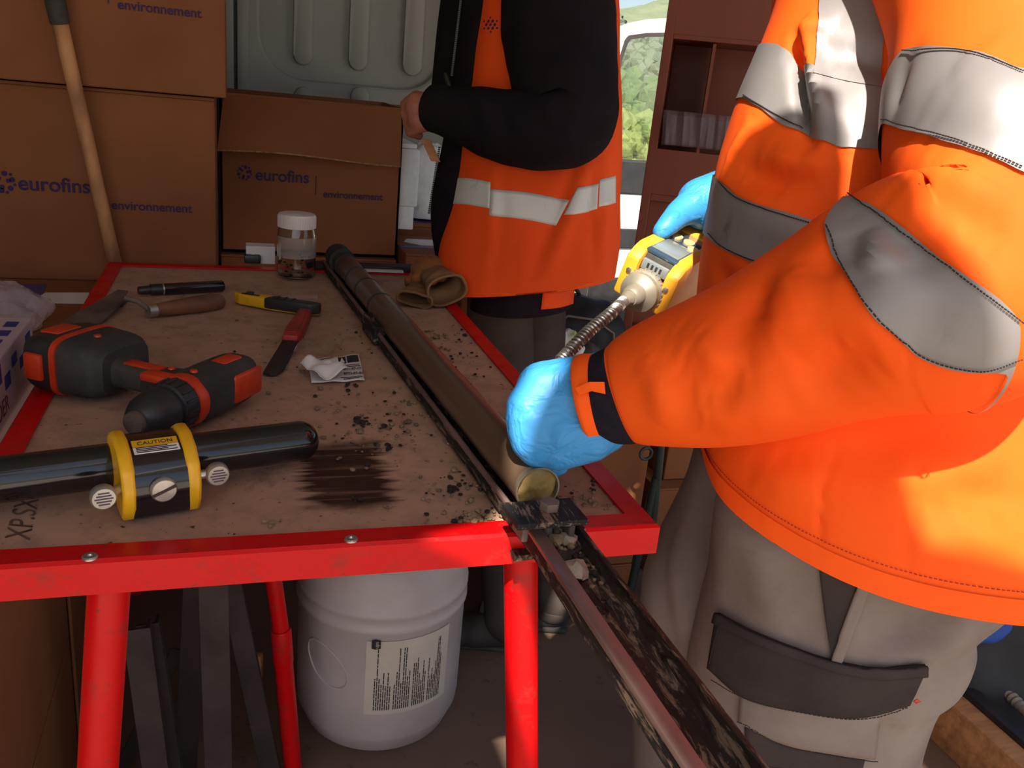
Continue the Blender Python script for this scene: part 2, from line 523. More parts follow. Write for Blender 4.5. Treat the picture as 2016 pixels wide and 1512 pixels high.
class MB:
    def __init__(s):
        s.v = []
        s.f = []
        s.mi = []

    def add(s, v, f, mi=0, T=None):
        n = len(s.v)
        if T is not None:
            v = [T @ Vector(p) for p in v]
        s.v += [tuple(float(c) for c in p) for p in v]
        s.f += [tuple(i + n for i in q) for q in f]
        s.mi += [mi] * len(f)
        return s

    def bm(s, b, mi=0, T=None):
        b.verts.index_update()
        v = [x.co.copy() for x in b.verts]
        f = [[q.index for q in p.verts] for p in b.faces]
        b.free()
        return s.add(v, f, mi, T)

    def box(s, lo, hi, bev=0.0, mi=0, T=None, seg=2):
        b = bmesh.new()
        bmesh.ops.create_cube(b, size=1)
        lo = Vector(lo)
        hi = Vector(hi)
        for q in b.verts:
            q.co = Vector([(lo[i] + hi[i]) / 2 + q.co[i] * (hi[i] - lo[i]) for i in range(3)])
        if bev:
            bmesh.ops.bevel(b, geom=list(b.edges), offset=bev, segments=seg, profile=.5, affect='EDGES', clamp_overlap=True)
        return s.bm(b, mi, T)

    def prism(s, poly, z0, z1, mi=0, T=None, bev=0.0):
        """poly in XY, extruded in Z"""
        b = bmesh.new()
        a = [b.verts.new((x, y, z0)) for x, y in poly]
        c = [b.verts.new((x, y, z1)) for x, y in poly]
        n = len(poly)
        b.faces.new(a[::-1])
        b.faces.new(c)
        for i in range(n):
            b.faces.new((a[i], a[(i + 1) % n], c[(i + 1) % n], c[i]))
        if bev:
            bmesh.ops.bevel(b, geom=list(b.edges), offset=bev, segments=2, profile=.5, affect='EDGES', clamp_overlap=True)
        return s.bm(b, mi, T)

    def tube(s, pts, r, n=14, caps=True, mi=0, T=None, up=None, flat=1.0):
        pts = [np.asarray(p, float) for p in pts]
        k = len(pts)
        if not hasattr(r, '__len__'):
            r = [r] * k
        rings = []
        prev = None
        for i in range(k):
            d = nrm(pts[min(i + 1, k - 1)] - pts[max(i - 1, 0)])
            if prev is None:
                a = np.array(up if up is not None else ((0, 0, 1) if abs(d[2]) < .9 else (1, 0, 0)), float)
            else:
                a = prev
            a = nrm(a - d * np.dot(a, d))
            prev = a
            c = np.cross(d, a)
            rings.append([pts[i] + r[i] * (math.cos(q) * a * flat + math.sin(q) * c) for q in np.linspace(0, 2 * math.pi, n, endpoint=False)])
        v = [p for g in rings for p in g]
        f = []
        for i in range(k - 1):
            for j in range(n):
                f.append((i * n + j, i * n + (j + 1) % n, (i + 1) * n + (j + 1) % n, (i + 1) * n + j))
        if caps:
            f.append(tuple(range(n))[::-1])
            f.append(tuple((k - 1) * n + j for j in range(n)))
        return s.add(v, f, mi, T)

    def lathe(s, prof, n=32, mi=0, T=None, axis='Z'):
        """prof: list of (radius, height)"""
        v = []
        f = []
        for (r, h) in prof:
            for q in np.linspace(0, 2 * math.pi, n, endpoint=False):
                x, y = r * math.cos(q), r * math.sin(q)
                v.append((x, y, h) if axis == 'Z' else (h, x, y))
        k = len(prof)
        for i in range(k - 1):
            for j in range(n):
                f.append((i * n + j, i * n + (j + 1) % n, (i + 1) * n + (j + 1) % n, (i + 1) * n + j))
        if prof[0][0] > 1e-6:
            f.append(tuple(range(n))[::-1])
        if prof[-1][0] > 1e-6:
            f.append(tuple((k - 1) * n + j for j in range(n)))
        return s.add(v, f, mi, T)

    def grid(s, G, closed=False, mi=0, T=None, flip=False):
        nv, nu = G.shape[:2]
        v = G.reshape(-1, 3)
        f = []
        for i in range(nv - 1):
            for j in range(nu if closed else nu - 1):
                a, b = i * nu + j, i * nu + (j + 1) % nu
                c, d = (i + 1) * nu + (j + 1) % nu, (i + 1) * nu + j
                f.append((a, d, c, b) if flip else (a, b, c, d))
        return s.add(list(v), f, mi, T)

    def rock(s, c, r, seed=0, mi=0, sq=(1, 1, .75), sub=1):
        b = bmesh.new()
        bmesh.ops.create_icosphere(b, subdivisions=sub, radius=1)
        q = random.Random(seed)
        for p in b.verts:
            k = r * q.uniform(.72, 1.15)
            p.co = Vector((p.co.x * k * sq[0], p.co.y * k * sq[1], p.co.z * k * sq[2])) + Vector(c)
        return s.bm(b, mi)

    def build(s, name, mats, parent=None, local=False, smooth=True, label=None, bevel=0, solid=0, sub=0, auto=40):
        """verts are in u world space unless local (then in the frame of the parent thing)"""
        me = bpy.data.meshes.new(name)
        fr = frame_of(parent)
        if local:
            vv = [(p[0] * S, p[1] * S, p[2] * S) for p in s.v]
        elif fr is not None:
            iv = fr.inverted()
            vv = [tuple((iv @ Vector(p)) * S) for p in s.v]
        else:
            vv = [tuple(world(p)) for p in s.v]
        me.from_pydata(vv, [], s.f)
        if not isinstance(mats, (list, tuple)):
            mats = [mats]
        for mm in mats:
            me.materials.append(M[mm] if isinstance(mm, str) else mm)
        me.polygons.foreach_set('material_index', s.mi)
        b = bmesh.new()
        b.from_mesh(me)
        bmesh.ops.recalc_face_normals(b, faces=list(b.faces))
        for e in b.edges:
            if len(e.link_faces) == 2:
                e.smooth = e.calc_face_angle(3) < math.radians(auto)
        for q in b.faces:
            q.smooth = smooth
        b.to_mesh(me)
        b.free()
        o = bpy.data.objects.new(name, me)
        link(o, parent)
        if label:
            o['label'] = label
        if solid:
            md = o.modifiers.new('solid', 'SOLIDIFY')
            md.thickness = solid * S
            md.offset = -1
        if bevel:
            md = o.modifiers.new('bevel', 'BEVEL')
            md.width = bevel * S
            md.segments = 2
            md.limit_method = 'ANGLE'
        if sub:
            md = o.modifiers.new('sub', 'SUBSURF')
            md.levels = sub
            md.render_levels = sub
        return o


def text(body, width, loc, xdir, ydir, mat, parent, name='lettering', lift=.001, height=None, label=None, bold=0.0):
    """flat lettering, left-baseline at loc, running along xdir (u space)"""
    cu = bpy.data.curves.new('txt', 'FONT')
    cu.body = body
    cu.size = 1
    cu.extrude = 0.004
    cu.offset = bold
    ob = bpy.data.objects.new('txt', cu)
    COL.objects.link(ob)
    dg = bpy.context.evaluated_depsgraph_get()
    me = bpy.data.meshes.new_from_object(ob.evaluated_get(dg))
    vv = np.array([q.co for q in me.vertices])
    ff = [tuple(q.vertices) for q in me.polygons]
    bpy.data.objects.remove(ob)
    bpy.data.meshes.remove(me)
    x0, x1 = vv[:, 0].min(), vv[:, 0].max()
    k = width / (x1 - x0)
    ky = k if height is None else height / vv[:, 1].max()
    X, Y = nrm(xdir), nrm(ydir)
    Z = np.cross(X, Y)
    out = np.array(loc)[None] + (vv[:, :1] - x0) * k * X + vv[:, 1:2] * ky * Y + (vv[:, 2:3] * .05 + lift) * Z
    mb = MB()
    mb.add(list(out), ff)
    return mb.build(name, mat, parent, smooth=False, label=label)


# ------------------------------------------------------------------ soft-surface helpers
def spline(A, n):
    """Catmull-Rom through rows of A, n samples"""
    A = np.asarray(A, float)
    k = len(A)
    E = np.vstack([2 * A[0] - A[1], A, 2 * A[-1] - A[-2]])
    out = []
    for q in np.linspace(0, k - 1, n):
        i = min(int(q), k - 2)
        u = q - i
        p0, p1, p2, p3 = E[i], E[i + 1], E[i + 2], E[i + 3]
        out.append(.5 * (2 * p1 + (p2 - p0) * u + (2 * p0 - 5 * p1 + 4 * p2 - p3) * u * u + (3 * p1 - p0 - 3 * p2 + p3) * u ** 3))
    return np.array(out)


class Soft:
    """closed lofted cloth surface: grid G[nv][nu] with outward normals, creases, patches"""

    def __init__(s, G):
        s.G = G
        s.norm()

    def norm(s):
        G = s.G
        du = np.roll(G, -1, 1) - np.roll(G, 1, 1)
        dv = np.gradient(G, axis=0)
        N = np.cross(du, dv)
        N /= np.linalg.norm(N, axis=2, keepdims=True) + 1e-12
        c = G.mean(1, keepdims=True)
        if ((G - c) * N).sum() < 0:
            N = -N
        s.N = N
        s.pp = proj(G)
        s.front = ((CAM - G) * N).sum(2) > 0

    def pt(s, x, y):
        d2 = (s.pp[..., 0] - x) ** 2 + (s.pp[..., 1] - y) ** 2 + np.where(s.front, 0, 1e6)
        near = d2 < 14 ** 2
        if near.any():
            k = np.where(near, s.pp[..., 2] + d2 * 1e-5, 1e9).argmin()
        else:
            k = d2.argmin()
        return s.G.reshape(-1, 3)[k]

    def crease(s, L, gain=1.0):
        """L: list of (polyline px, width, depth)"""
        D = np.zeros(s.G.shape[:2])
        flat = s.G.reshape(-1, 3)
        for line, wd, dp in L:
            line = np.asarray(line, float)
            pts = []
            for a, b in zip(line[:-1], line[1:]):
                n = max(2, int(np.hypot(*(b - a)) / 9))
                pts += [a + (b - a) * q for q in np.linspace(0, 1, n, endpoint=False)]
            pts.append(line[-1])
            Q = np.array([s.pt(*q) for q in pts])
            fade = np.sin(np.linspace(.25, math.pi - .25, len(Q)))
            d = np.full(len(flat), 1e9)
            fa = np.zeros(len(flat))
            for q, k in zip(Q, fade):
                e = ((flat - q) ** 2).sum(1)
                m_ = e < d
                d[m_] = e[m_]
                fa[m_] = k
            D += (dp * gain * fa * np.exp(-d / wd ** 2)).reshape(D.shape)
        s.G = s.G + s.N * D[..., None]
        s.relax(2)
        return s

    def relax(s, it=2):
        for _ in range(it):
            g = s.G
            a = (np.roll(g, 1, 1) + np.roll(g, -1, 1)) * .5
            b = g.copy()
            b[1:-1] = (g[2:] + g[:-2]) * .5
            n_ = g * .5 + a * .25 + b * .25
            n_[0], n_[-1] = g[0], g[-1]
            s.G = n_
        s.norm()
        return s

    def ripple(s, amp, freq, seed, k=7):
        r = np.random.RandomState(seed)
        D = np.zeros(s.G.shape[:2])
        for i in range(k):
            w_ = r.normal(size=3) * freq * (1 + .6 * i / k)
            D += np.sin(s.G @ w_ + r.uniform(0, 6)) * r.uniform(.4, 1)
        s.G = s.G + s.N * (D * amp / math.sqrt(k))[..., None]
        s.norm()
        return s

    def mesh(s, cap0=False, cap1=False):
        mb = MB()
        mb.grid(s.G, True)
        nv, nu = s.G.shape[:2]
        if cap0:
            mb.f.append(tuple(range(nu))); mb.mi.append(0)
        if cap1:
            mb.f.append(tuple((nv - 1) * nu + j for j in range(nu))); mb.mi.append(0)
        return mb

    def bvh(s):
        nv, nu = s.G.shape[:2]
        f = []
        for i in range(nv - 1):
            for j in range(nu):
                f.append((i * nu + j, i * nu + (j + 1) % nu, (i + 1) * nu + (j + 1) % nu, (i + 1) * nu + j))
        s.tree = BVHTree.FromPolygons([tuple(p) for p in s.G.reshape(-1, 3)], f)
        return s

    def hit(s, x, y):
        if not hasattr(s, 'tree'):
            s.bvh()
        d = Vector(ray(x, y)).normalized()
        loc, n, i, dist = s.tree.ray_cast(Vector(CAM), d)
        if loc is None:
            return None
        if n.dot(d) > 0:
            n = -n
        return np.array(loc), np.array(n), i

    def patch(s, top, bot, off=.003, nu=28, nv=8):
        """cloth piece lying on the surface between two outlines (left to right)"""
        top = spline(top, nu) if len(top) > 2 else np.linspace(top[0], top[1], nu)
        bot = spline(bot, nu) if len(bot) > 2 else np.linspace(bot[0], bot[1], nu)
        G = np.zeros((nv, nu, 3))
        last = None
        for j in range(nu):
            for i in range(nv):
                q = top[j] + (bot[j] - top[j]) * i / (nv - 1)
                h = s.hit(*q)
                if h is None:
                    p = s.pt(*q)
                    n = nrm(CAM - p)
                else:
                    p, n, _ = h
                G[i, j] = p + n * off
        return G

    def uv_of(s, x, y):
        h = s.hit(x, y)
        nv, nu = s.G.shape[:2]
        if h is None:
            p = s.pt(x, y)
        else:
            p = h[0]
        k = ((s.G.reshape(-1, 3) - p) ** 2).sum(1).argmin()
        return k % nu, k // nu

    def at(s, u, v):
        nv, nu = s.G.shape[:2]
        v = np.clip(v, 0, nv - 1.001)
        i = int(v)
        fv = v - i
        j = int(math.floor(u)) % nu
        fu = u - math.floor(u)
        j2 = (j + 1) % nu
        bl = lambda A: (A[i, j] * (1 - fu) + A[i, j2] * fu) * (1 - fv) + (A[i + 1, j] * (1 - fu) + A[i + 1, j2] * fu) * fv
        return bl(s.G), bl(s.N)

    def ring_band(s, top, bot, off=.0025, n=8):
        """reflective band all round the surface; its two edges pass the given picture points"""
        nv, nu = s.G.shape[:2]

        def edge(pts):
            uv = sorted(s.uv_of(*q) for q in pts)
            us = [q[0] for q in uv]
            vv = [q[1] for q in uv]
            us = [us[-1] - nu] + us + [us[0] + nu]
            vv = [vv[-1]] + vv + [vv[0]]
            e = np.interp(np.arange(nu), us, vv)
            k = np.array([1, 2, 3, 2, 1.]) / 9
            return np.convolve(np.concatenate([e[-2:], e, e[:2]]), k, 'valid')
        e0, e1 = edge(top), edge(bot)
        G = np.zeros((n, nu, 3))
        for j in range(nu):
            for i in range(n):
                p, q = s.at(j, e0[j] + (e1[j] - e0[j]) * i / (n - 1))
                G[i, j] = p + q * off
        return G


def loft(rings, nv, nu, ex=2.0):
    """rings: rows (center, a vec, b vec)"""
    A = np.array([np.concatenate([np.asarray(q, float) for q in r]) for r in rings])
    B = spline(A, nv)
    th = np.linspace(0, 2 * math.pi, nu, endpoint=False)
    c, s_ = np.cos(th), np.sin(th)
    if ex != 2.0:
        c = np.sign(c) * np.abs(c) ** (2 / ex)
        s_ = np.sign(s_) * np.abs(s_) ** (2 / ex)
    return B[:, None, 0:3] + B[:, None, 3:6] * c[None, :, None] + B[:, None, 6:9] * s_[None, :, None]


def limb(sp, nv, nu, flat=None, up=(0, 0, 1)):
    """sp: rows (point, radius)"""
    A = spline(np.array([list(p) + [r] for p, r in sp]), nv)
    C, r = A[:, :3], A[:, 3]
    d = np.gradient(C, axis=0)
    d /= np.linalg.norm(d, axis=1, keepdims=True)
    G = np.zeros((nv, nu, 3))
    a = np.array(up, float)
    th = np.linspace(0, 2 * math.pi, nu, endpoint=False)
    for i in range(nv):
        a = nrm(a - d[i] * np.dot(a, d[i]))
        b = np.cross(d[i], a)
        G[i] = C[i] + r[i] * (np.cos(th)[:, None] * a + np.sin(th)[:, None] * b)
    return G


def band_mesh(G, closed, mat, name, parent, thick=.002, label=None):
    mb = MB()
    mb.grid(G, closed)
    return mb.build(name, mat, parent, label=label, solid=0)


def blob(caps, name, mat, parent, voxel=.006, smooth=6, label=None):
    """one continuous skin grown over tapered capsules (p0, r0, p1, r1)"""
    mb = MB()
    for p0, r0, p1, r1 in caps:
        p0, p1 = np.asarray(p0, float), np.asarray(p1, float)
        d = nrm(p1 - p0)
        a = np.array((0, 0, 1.)) if abs(d[2]) < .9 else np.array((1., 0, 0))
        a = nrm(a - d * a.dot(d))
        b = np.cross(d, a)
        rows = []
        for q in np.linspace(-math.pi / 2, 0, 6):
            rows.append((p0 + d * math.sin(q) * r0, max(math.cos(q) * r0, 1e-4)))
        for q in np.linspace(0, math.pi / 2, 6):
            rows.append((p1 + d * math.sin(q) * r1, max(math.cos(q) * r1, 1e-4)))
        G = np.array([[c + r * (math.cos(t_) * a + math.sin(t_) * b) for t_ in np.linspace(0, 2 * math.pi, 16, endpoint=False)] for c, r in rows])
        n0 = len(mb.v)
        mb.grid(G, True)
        mb.f.append(tuple(n0 + j for j in range(16))[::-1]); mb.mi.append(0)
        mb.f.append(tuple(n0 + (len(rows) - 1) * 16 + j for j in range(16))); mb.mi.append(0)
    o = mb.build(name, mat, parent, label=label)
    md = o.modifiers.new('skin', 'REMESH')
    md.mode = 'VOXEL'
    md.voxel_size = voxel * S
    md.use_smooth_shade = True
    md = o.modifiers.new('soft', 'SMOOTH')
    md.factor = .5
    md.iterations = smooth
    dg = bpy.context.evaluated_depsgraph_get()
    me = bpy.data.meshes.new_from_object(o.evaluated_get(dg))
    o.modifiers.clear()
    old = o.data
    o.data = me
    me.name = name
    bpy.data.meshes.remove(old)
    if not me.materials:
        me.materials.append(M[mat])
    return o


RX = nrm((RT[0], RT[1], 0))     # to the right, level
FY = nrm((fw[0], fw[1], 0))     # away, level
UP = np.array((0, 0, 1.0))

# ================================================================== SETTING
def struct(name, mb, mat, parent=None, **kw):
    o = mb.build(name, mat, parent, **kw)
    if parent is None:
        o['kind'] = 'structure'
    return o


struct('floor', MB().box((-1.6, -1.3, ZF - .05), (3.2, 3.0, ZF)), 'floor', smooth=False)
# unseen vehicle roof, edge cut to shape the sunlight, and two added sun-blocking panels; listed by the shadow outline they throw on the table plane
ZR = 2.6
SH_ = ((ZR - ZT0) * TOSUN.x / TOSUN.z, (ZR - ZT0) * TOSUN.y / TOSUN.z)


def overhead(name, outline):
    struct(name, MB().prism([(x + SH_[0], y + SH_[1]) for x, y in outline], ZR, ZR + .06), 'wall', smooth=False)


overhead('ceiling', [(.575, -.9), (.57, -.07), (.50, -.035), (.50, 0), (.625, .035), (.66, .09), (.685, .165), (.76, .26), (.93, .48), (1.1, .72), (1.35, .86), (2.6, 1.6), (3.55, 2.1), (3.55, 4.06), (-1.1, 4.06), (-1.1, -.9)])
overhead('added_shade_panel', [(.66, -1.0), (.655, -.3), (.632, -.02), (.685, .085), (.72, .13), (.765, .175), (.80, .28), (1.0, .42), (1.12, .49), (1.20, .45), (1.17, .33), (1.08, .08), (1.085, -.2), (1.38, -.33), (1.42, -1.0)])  # added unseen panel, outline shaped to shade the worker and half the glove
overhead('added_shade_panel_right', [(1.54, -1.0), (3.5, -1.0), (3.5, 1.5), (2.4, 1.3), (1.75, .92)])  # added unseen panel that keeps sun off the floor at the right
struct('wall_left', MB().box((-1.66, -1.7, ZF), (-1.6, 3.05, 2.6)), 'wall', smooth=False)
YB = 2.62
wb = MB()
wb.box((-1.6, YB + .02, ZF), (1.62, YB + .06, 2.6))
wback = struct('wall_back', wb, 'wall', smooth=False)
# pressed panel: raised surround, recess with round corners, upright ribs
x0 = PY(512, 100, YB)[0]
x1 = PY(872, 100, YB)[0]
zb = PY(690, 166, YB)[2]
fr = MB()
hole = []
rc = .16
for k in range(9):
    q = math.pi + k / 8 * math.pi / 2
    hole.append((x0 + rc + rc * math.cos(q), zb + rc + rc * math.sin(q)))
for k in range(9):
    q = -math.pi / 2 + k / 8 * math.pi / 2
    hole.append((x1 - rc + rc * math.cos(q), zb + rc + rc * math.sin(q)))
# surround as a closed U ring: outline out, back along the hole
ring = [(x0 - .6, 2.59), (x0 - .6, ZF), (1.6, ZF), (1.6, 2.59), (x1, 2.59)] + hole[::-1] + [(x0, 2.59)]
T = X4((0, YB + .02, 0), (1, 0, 0), (0, 0, 1), (0, -1, 0))
fr.prism(ring, 0, .03, T=T)
struct('panel_surround', fr, 'wall', wback, smooth=False, bevel=.012)
for px_ in (597, 707, 815):
    a = PY(px_ - 19, 60, YB)[0]
    b = PY(px_ + 19, 60, YB)[0]
    zl = PY(px_, 128 + (px_ - 597) * .1, YB)[2]
    r_ = (b - a) / 2
    pts = [(a, 2.58)] + [((a + b) / 2 + r_ * math.cos(q), zl + r_ + r_ * math.sin(q)) for q in np.linspace(math.pi, 2 * math.pi, 11)] + [(b, 2.58)]
    struct('pressed_rib', MB().prism(pts, 0, .028, T=T, bev=.011), 'wall', wback)
for px_ in (597, 707):
    a = PY(px_, 190, YB)
    struct('pressed_boss', MB().lathe([(.036, 0), (.034, .02), (.022, .026), (0, .027)], 24, T=X4((a[0], YB - .01, a[2]), (1, 0, 0), (0, 0, 1), (0, -1, 0))), 'wall', wback)
# door post at the left of the panel
a = PY(478, 100, YB - .1)
struct('trim_1', MB().box((a[0] - .02, YB - .12, ZF), (a[0] + .02, YB + .0, 2.59), .008), 'wall')
a = PY(460, 100, YB - .2)
struct('trim_2', MB().box((a[0] - .05, YB - .2, ZF), (a[0] + .0, YB + .0, 2.59), .008), 'wall')

# right side: sill board with metal rail
A = PZ(1835, 1345, ZF + .12)
B = PZ(2075, 1560, ZF + .12)
dx = nrm(B - A)
nrmx = np.cross(UP, dx)
TT = X4(A - dx * .9 - UP * .12, dx, nrmx, UP)
struct('trim_3', MB().box((0, -.03, 0), (2.2, .03, .135), .004, T=TT), 'plank')
struct('trim_4', MB().box((0, .03, .10), (2.2, .075, .15), .006, T=TT), 'black_plastic')

# outdoors
g = MB()
g.box((-40, 4.5, ZF - .5), (60, 60, ZF - .35))
struct('ground', g, 'meadow', smooth=False)
struct('added_bounce_ground', MB().box((-40, -40, ZF - .5), (60, 4.5, ZF - .36)), 'bounce_ground', smooth=False)  # pale ground added to bounce sunlight back under the roof
n = 50
G = np.zeros((n, n, 3))
for i in range(n):
    for j in range(n):
        x, y = 4 + 70 * j / (n - 1), 26 + 60 * i / (n - 1)
        k = max(0, (y + .35 * x - 36))
        G[i, j] = (x, y, ZF - .5 + k * .17 + 1.4 * noise.noise((x * .13, y * .13, 2)) * min(1, k / 6) + .5 * noise.noise((x * .5, y * .5, 7)) * min(1, k / 6))
struct('hill', MB().grid(G), 'hill')
for nm, mt, lo, hi, cnt, sd, lb in (('bushes', 'leaf2', 22, 27, 46, 1, 'yellow green bushes at the foot of the hill outside'),
                                    ('trees', 'leaf1', 31, 39, 60, 2, 'mid green trees on the lower slope outside'),
                                    ('forest', 'leaf3', 46, 62, 90, 3, 'hazy grey green forest higher up the hill')):
    q = random.Random(sd)
    mb = MB()
    for i in range(cnt):
        dist = q.uniform(lo, hi)
        an = math.radians(q.uniform(20, 34))
        x, y = CAM[0] + dist * math.sin(an), CAM[1] + dist * math.cos(an)
        k = max(0, (y + .35 * x - 36))
        z = ZF - .4 + k * .17
        r_ = q.uniform(.5, 1.1) * (1 if nm == 'bushes' else 1.5)
        for c in range(16):
            u_, v_ = q.uniform(0, 6.28), q.uniform(-.2, 1)
            k_ = r_ * q.uniform(.55, 1.0)
            mb.rock((x + k_ * math.cos(u_) * (1 - .5 * v_), y + k_ * math.sin(u_) * (1 - .5 * v_), z + r_ * (.5 + .8 * v_)), r_ * q.uniform(.22, .42), i * 19 + c, sub=1, sq=(1, 1, .9))
    o = mb.build(nm, mt)
    tag(o, lb, 'vegetation', kind='stuff')

# ================================================================== WORK TABLE
W, L, ZT = .85, 1.53, .85
tb = thing('work_table', 'red metal framed work table with a worn brown plywood top', 'table', (0, 0, ZF))
MB().box((.012, .012, ZT - .022), (W - .012, L - .012, ZT - .002)).build('table_top', 'ply', tb, smooth=False, label='worn brown plywood board')
FL, DP, TH = .036, .043, .004


def rail(A, d, inn, ln, name):
    """folded edge profile along d from corner A, mitred at both ends"""
    prof = [(0, 0), (0, -DP), (.004, -DP), (.004, -TH), (FL, -TH), (FL, 0)]
    prof = [(0, -.004), (0, -DP), (.004, -DP), (.004, -TH), (FL, -TH), (FL, 0), (.004, 0)]
    A, d, inn = (np.array(q, float) for q in (A, d, inn))
    v = []
    for end in (0, 1):
        for o, z in prof:
            v.append(A + d * (o if end == 0 else ln - o) + inn * o + UP * z)
    k = len(prof)
    f = [tuple(range(k)), tuple(range(k, 2 * k))]
    for i in range(k):
        f.append((i, (i + 1) % k, k + (i + 1) % k, k + i))
    return MB().add(v, f).build(name, 'red', tb, smooth=False)


rail((0, 0, ZT + .003), (1, 0, 0), (0, 1, 0), W, 'front_rail')
rail((W, 0, ZT + .003), (0, 1, 0), (-1, 0, 0), L, 'side_rail')
rail((W, L, ZT + .003), (-1, 0, 0), (0, -1, 0), W, 'back_rail')
rail((0, L, ZT + .003), (0, -1, 0), (1, 0, 0), L, 'side_rail')
for q in ((177, 1098), (691, 1063)):
    a = PZ(q[0], q[1], ZT + .003)
    MB().lathe([(.0085, 0), (.0085, .0015), (.007, .003), (.003, .003), (.002, .001), (0, .001)], 16, T=X4(a)).build('screw', 'steel', tb, label='small bright screw')


def leg(top, low, r, name='leg', z0=None):
    top, low = np.array(top), np.array(low)
    d = low - top
    k = ((ZF if z0 is None else z0) - top[2]) / d[2]
    end = top + d * k
    return top, end, r


a, b, r_ = leg(PY(1018, 1100, .055) * [1, 1, 0] + [0, 0, ZT - .02], PY(1028, 1512, .035), .0235)
MB().tube([a, b], r_, 24).build('leg', 'red', tb)
MB().lathe([(.03, 0), (.03, .03), (.0235, .035)], 20, T=X4(b)).build('foot', 'rubber', tb)
a, b, r_ = leg(PY(222, 1150, .05) * [1, 1, 0] + [0, 0, ZT - .02], PY(193, 1512, .02), .0235)
MB().tube([a, b], r_, 24).build('leg', 'red', tb)
MB().lathe([(.03, 0), (.03, .03), (.0235, .035)], 20, T=X4(b)).build('foot', 'rubber', tb)
for sx_ in (.06, .79):
    MB().tube([(sx_, L - .06, ZT - .02), (sx_ + (.03 if sx_ > .5 else -.03), L - .02, ZF)], .0235, 20).build('leg', 'red', tb)
# telescopic prop seen under the table
a = PY(528, 1130, .66)
c = PY(553, 1238, .66)
b = PY(575, 1512, .66)
e = a + (b - a) * ((ZF - a[2]) / (b - a)[2])
a = a + (a - b) * ((ZT - .02 - a[2]) / (a - b)[2])
k = c + (b - c) * .22
pr_ = MB().tube([a, c], .0165, 18).build('telescopic_leg', 'red', tb)
MB().tube([c, c + (b - c) * .02, k, k + (b - c) * .01, e], [.0195, .021, .021, .0195, .0195], 20).build('outer_sleeve', 'red', pr_)

# faded marker lettering on the board
a = PZ(58, 1062, ZT)
text('XP.SX', .105, a + [0, .0, .0], PZ(72, 1000, ZT) - a, -np.array(RX), 'grey_mark', tb, 'marker_lettering', lift=-.0015, label='faded black handwritten letters')

# ================================================================== SAMPLER CHANNEL AND CORE
c0 = PZ(1398, 1512, ZT + .018)
c1 = PZ(1078, 1050, ZT + .014)
tf = PZ(1058, 962, .900)
tbk = PZ(664, 503, .895)
ax = nrm(tbk - tf)
ch = thing('sampler_channel', 'long black steel half shell channel running off the front of the table', 'sampler', c1)
tl = PZ(1040, 1062, ZT + .034)
# over the table the channel carries the core; beyond the front edge it hangs in the air, turned slightly
Vd = [nrm(c0 - c1), ax]


def channel(p0, p1, half, hgt, name, t=.006, wide=1.0):
    p0, p1 = np.array(p0), np.array(p1)
    d = nrm(p1 - p0)
    side = nrm(np.cross(d, UP))
    up = np.cross(side, d)
    prof = [(-half - t, hgt), (-half - t, -t), (half + t, -t), (half + t, hgt), (half, hgt), (half * .8, .006), (half * .4, 0), (-half * .4, 0), (-half * .8, .006), (-half, hgt)]
    n = 60
    v = []
    for i in range(n + 1):
        p = p0 + (p1 - p0) * i / n
        for s_, h in prof:
            jit = .0012 * noise.noise(Vector((s_ * 40, h * 40, i * .9)))
            v.append(p + side * (s_ + jit) + up * (h + jit))
    k = len(prof)
    f = [tuple(range(k)), tuple(n * k + j for j in range(k))]
    mi = [0, 0]
    for i in range(n):
        for j in range(k):
            f.append((i * k + j, i * k + (j + 1) % k, (i + 1) * k + (j + 1) % k, (i + 1) * k + j))
    mb = MB().add(v, f)
    mb.build(name, 'channel', ch, smooth=False)
    if np.dot(side, RX) < 0:
        lf = 1
    else:
        lf = -1
    for s_ in (-1, 1):
        q = MB()
        wl = (t * 1.5 if name == 'channel_arm' else t * .6) if s_ == lf else t * .6
        c_ = half + t - wl * .8
        T_ = X4(p0 + side * s_ * c_ + up * hgt, side, d, np.cross(side, d))
        if np.cross(side, d)[2] < 0:
            T_ = X4(p0 + side * s_ * c_ + up * hgt, -side, d, np.cross(-side, d))
        q.box((-wl, 0, -.004), (wl, np.linalg.norm(p1 - p0), .003), .002, T=T_)
        q.build('lip', 'channel_lip' if s_ == lf else 'channel', ch, label='rubbed pinkish bare metal edge' if s_ == lf else None)
    return side, up


E0 = c1 + (c0 - c1) * 1.75
side0, up0 = channel(c1 - nrm(c0 - c1) * .02, E0, .0275, .018, 'channel_arm')
q0 = tf + ax * -.075
q0[2] = ZT + .010
q1 = tbk.copy() + ax * .02
q1[2] = ZT + .010
channel(q0, q1, .031, .016, 'channel_bed')
# clamp: top plate with hexagon bolt, spacers, lower plate under the rail
cx = nrm(PZ(1138, 1022, .905) - PZ(1040, 1030, .905))
pc = PZ(1073, 1012, .905)
py_ = np.cross(UP, cx)
T = X4(pc, cx, py_, UP)
MB().box((-.045, -.028, -.004), (.045, .03, .004), .0015, T=T).build('clamp_plate', 'channel', ch, smooth=False)
MB().prism([(.013 * math.cos(k * math.pi / 3), .013 * math.sin(k * math.pi / 3)) for k in range(6)], .004, .015, T=X4(pc + cx * .006 + py_ * .004, cx, py_, UP), bev=.0015).build('hex_bolt', 'rusty', ch, smooth=False)
MB().tube([pc + cx * .006, pc + cx * .006 - UP * .05], .006, 10).build('bolt_shank', 'rusty', ch)
for s_ in (-1, 1):
    MB().box((s_ * .030 - .004, -.018, -.026), (s_ * .030 + .004, .018, -.004), .002, T=T).build('clamp_spacer', 'rusty', ch, smooth=False)
lpz = .832
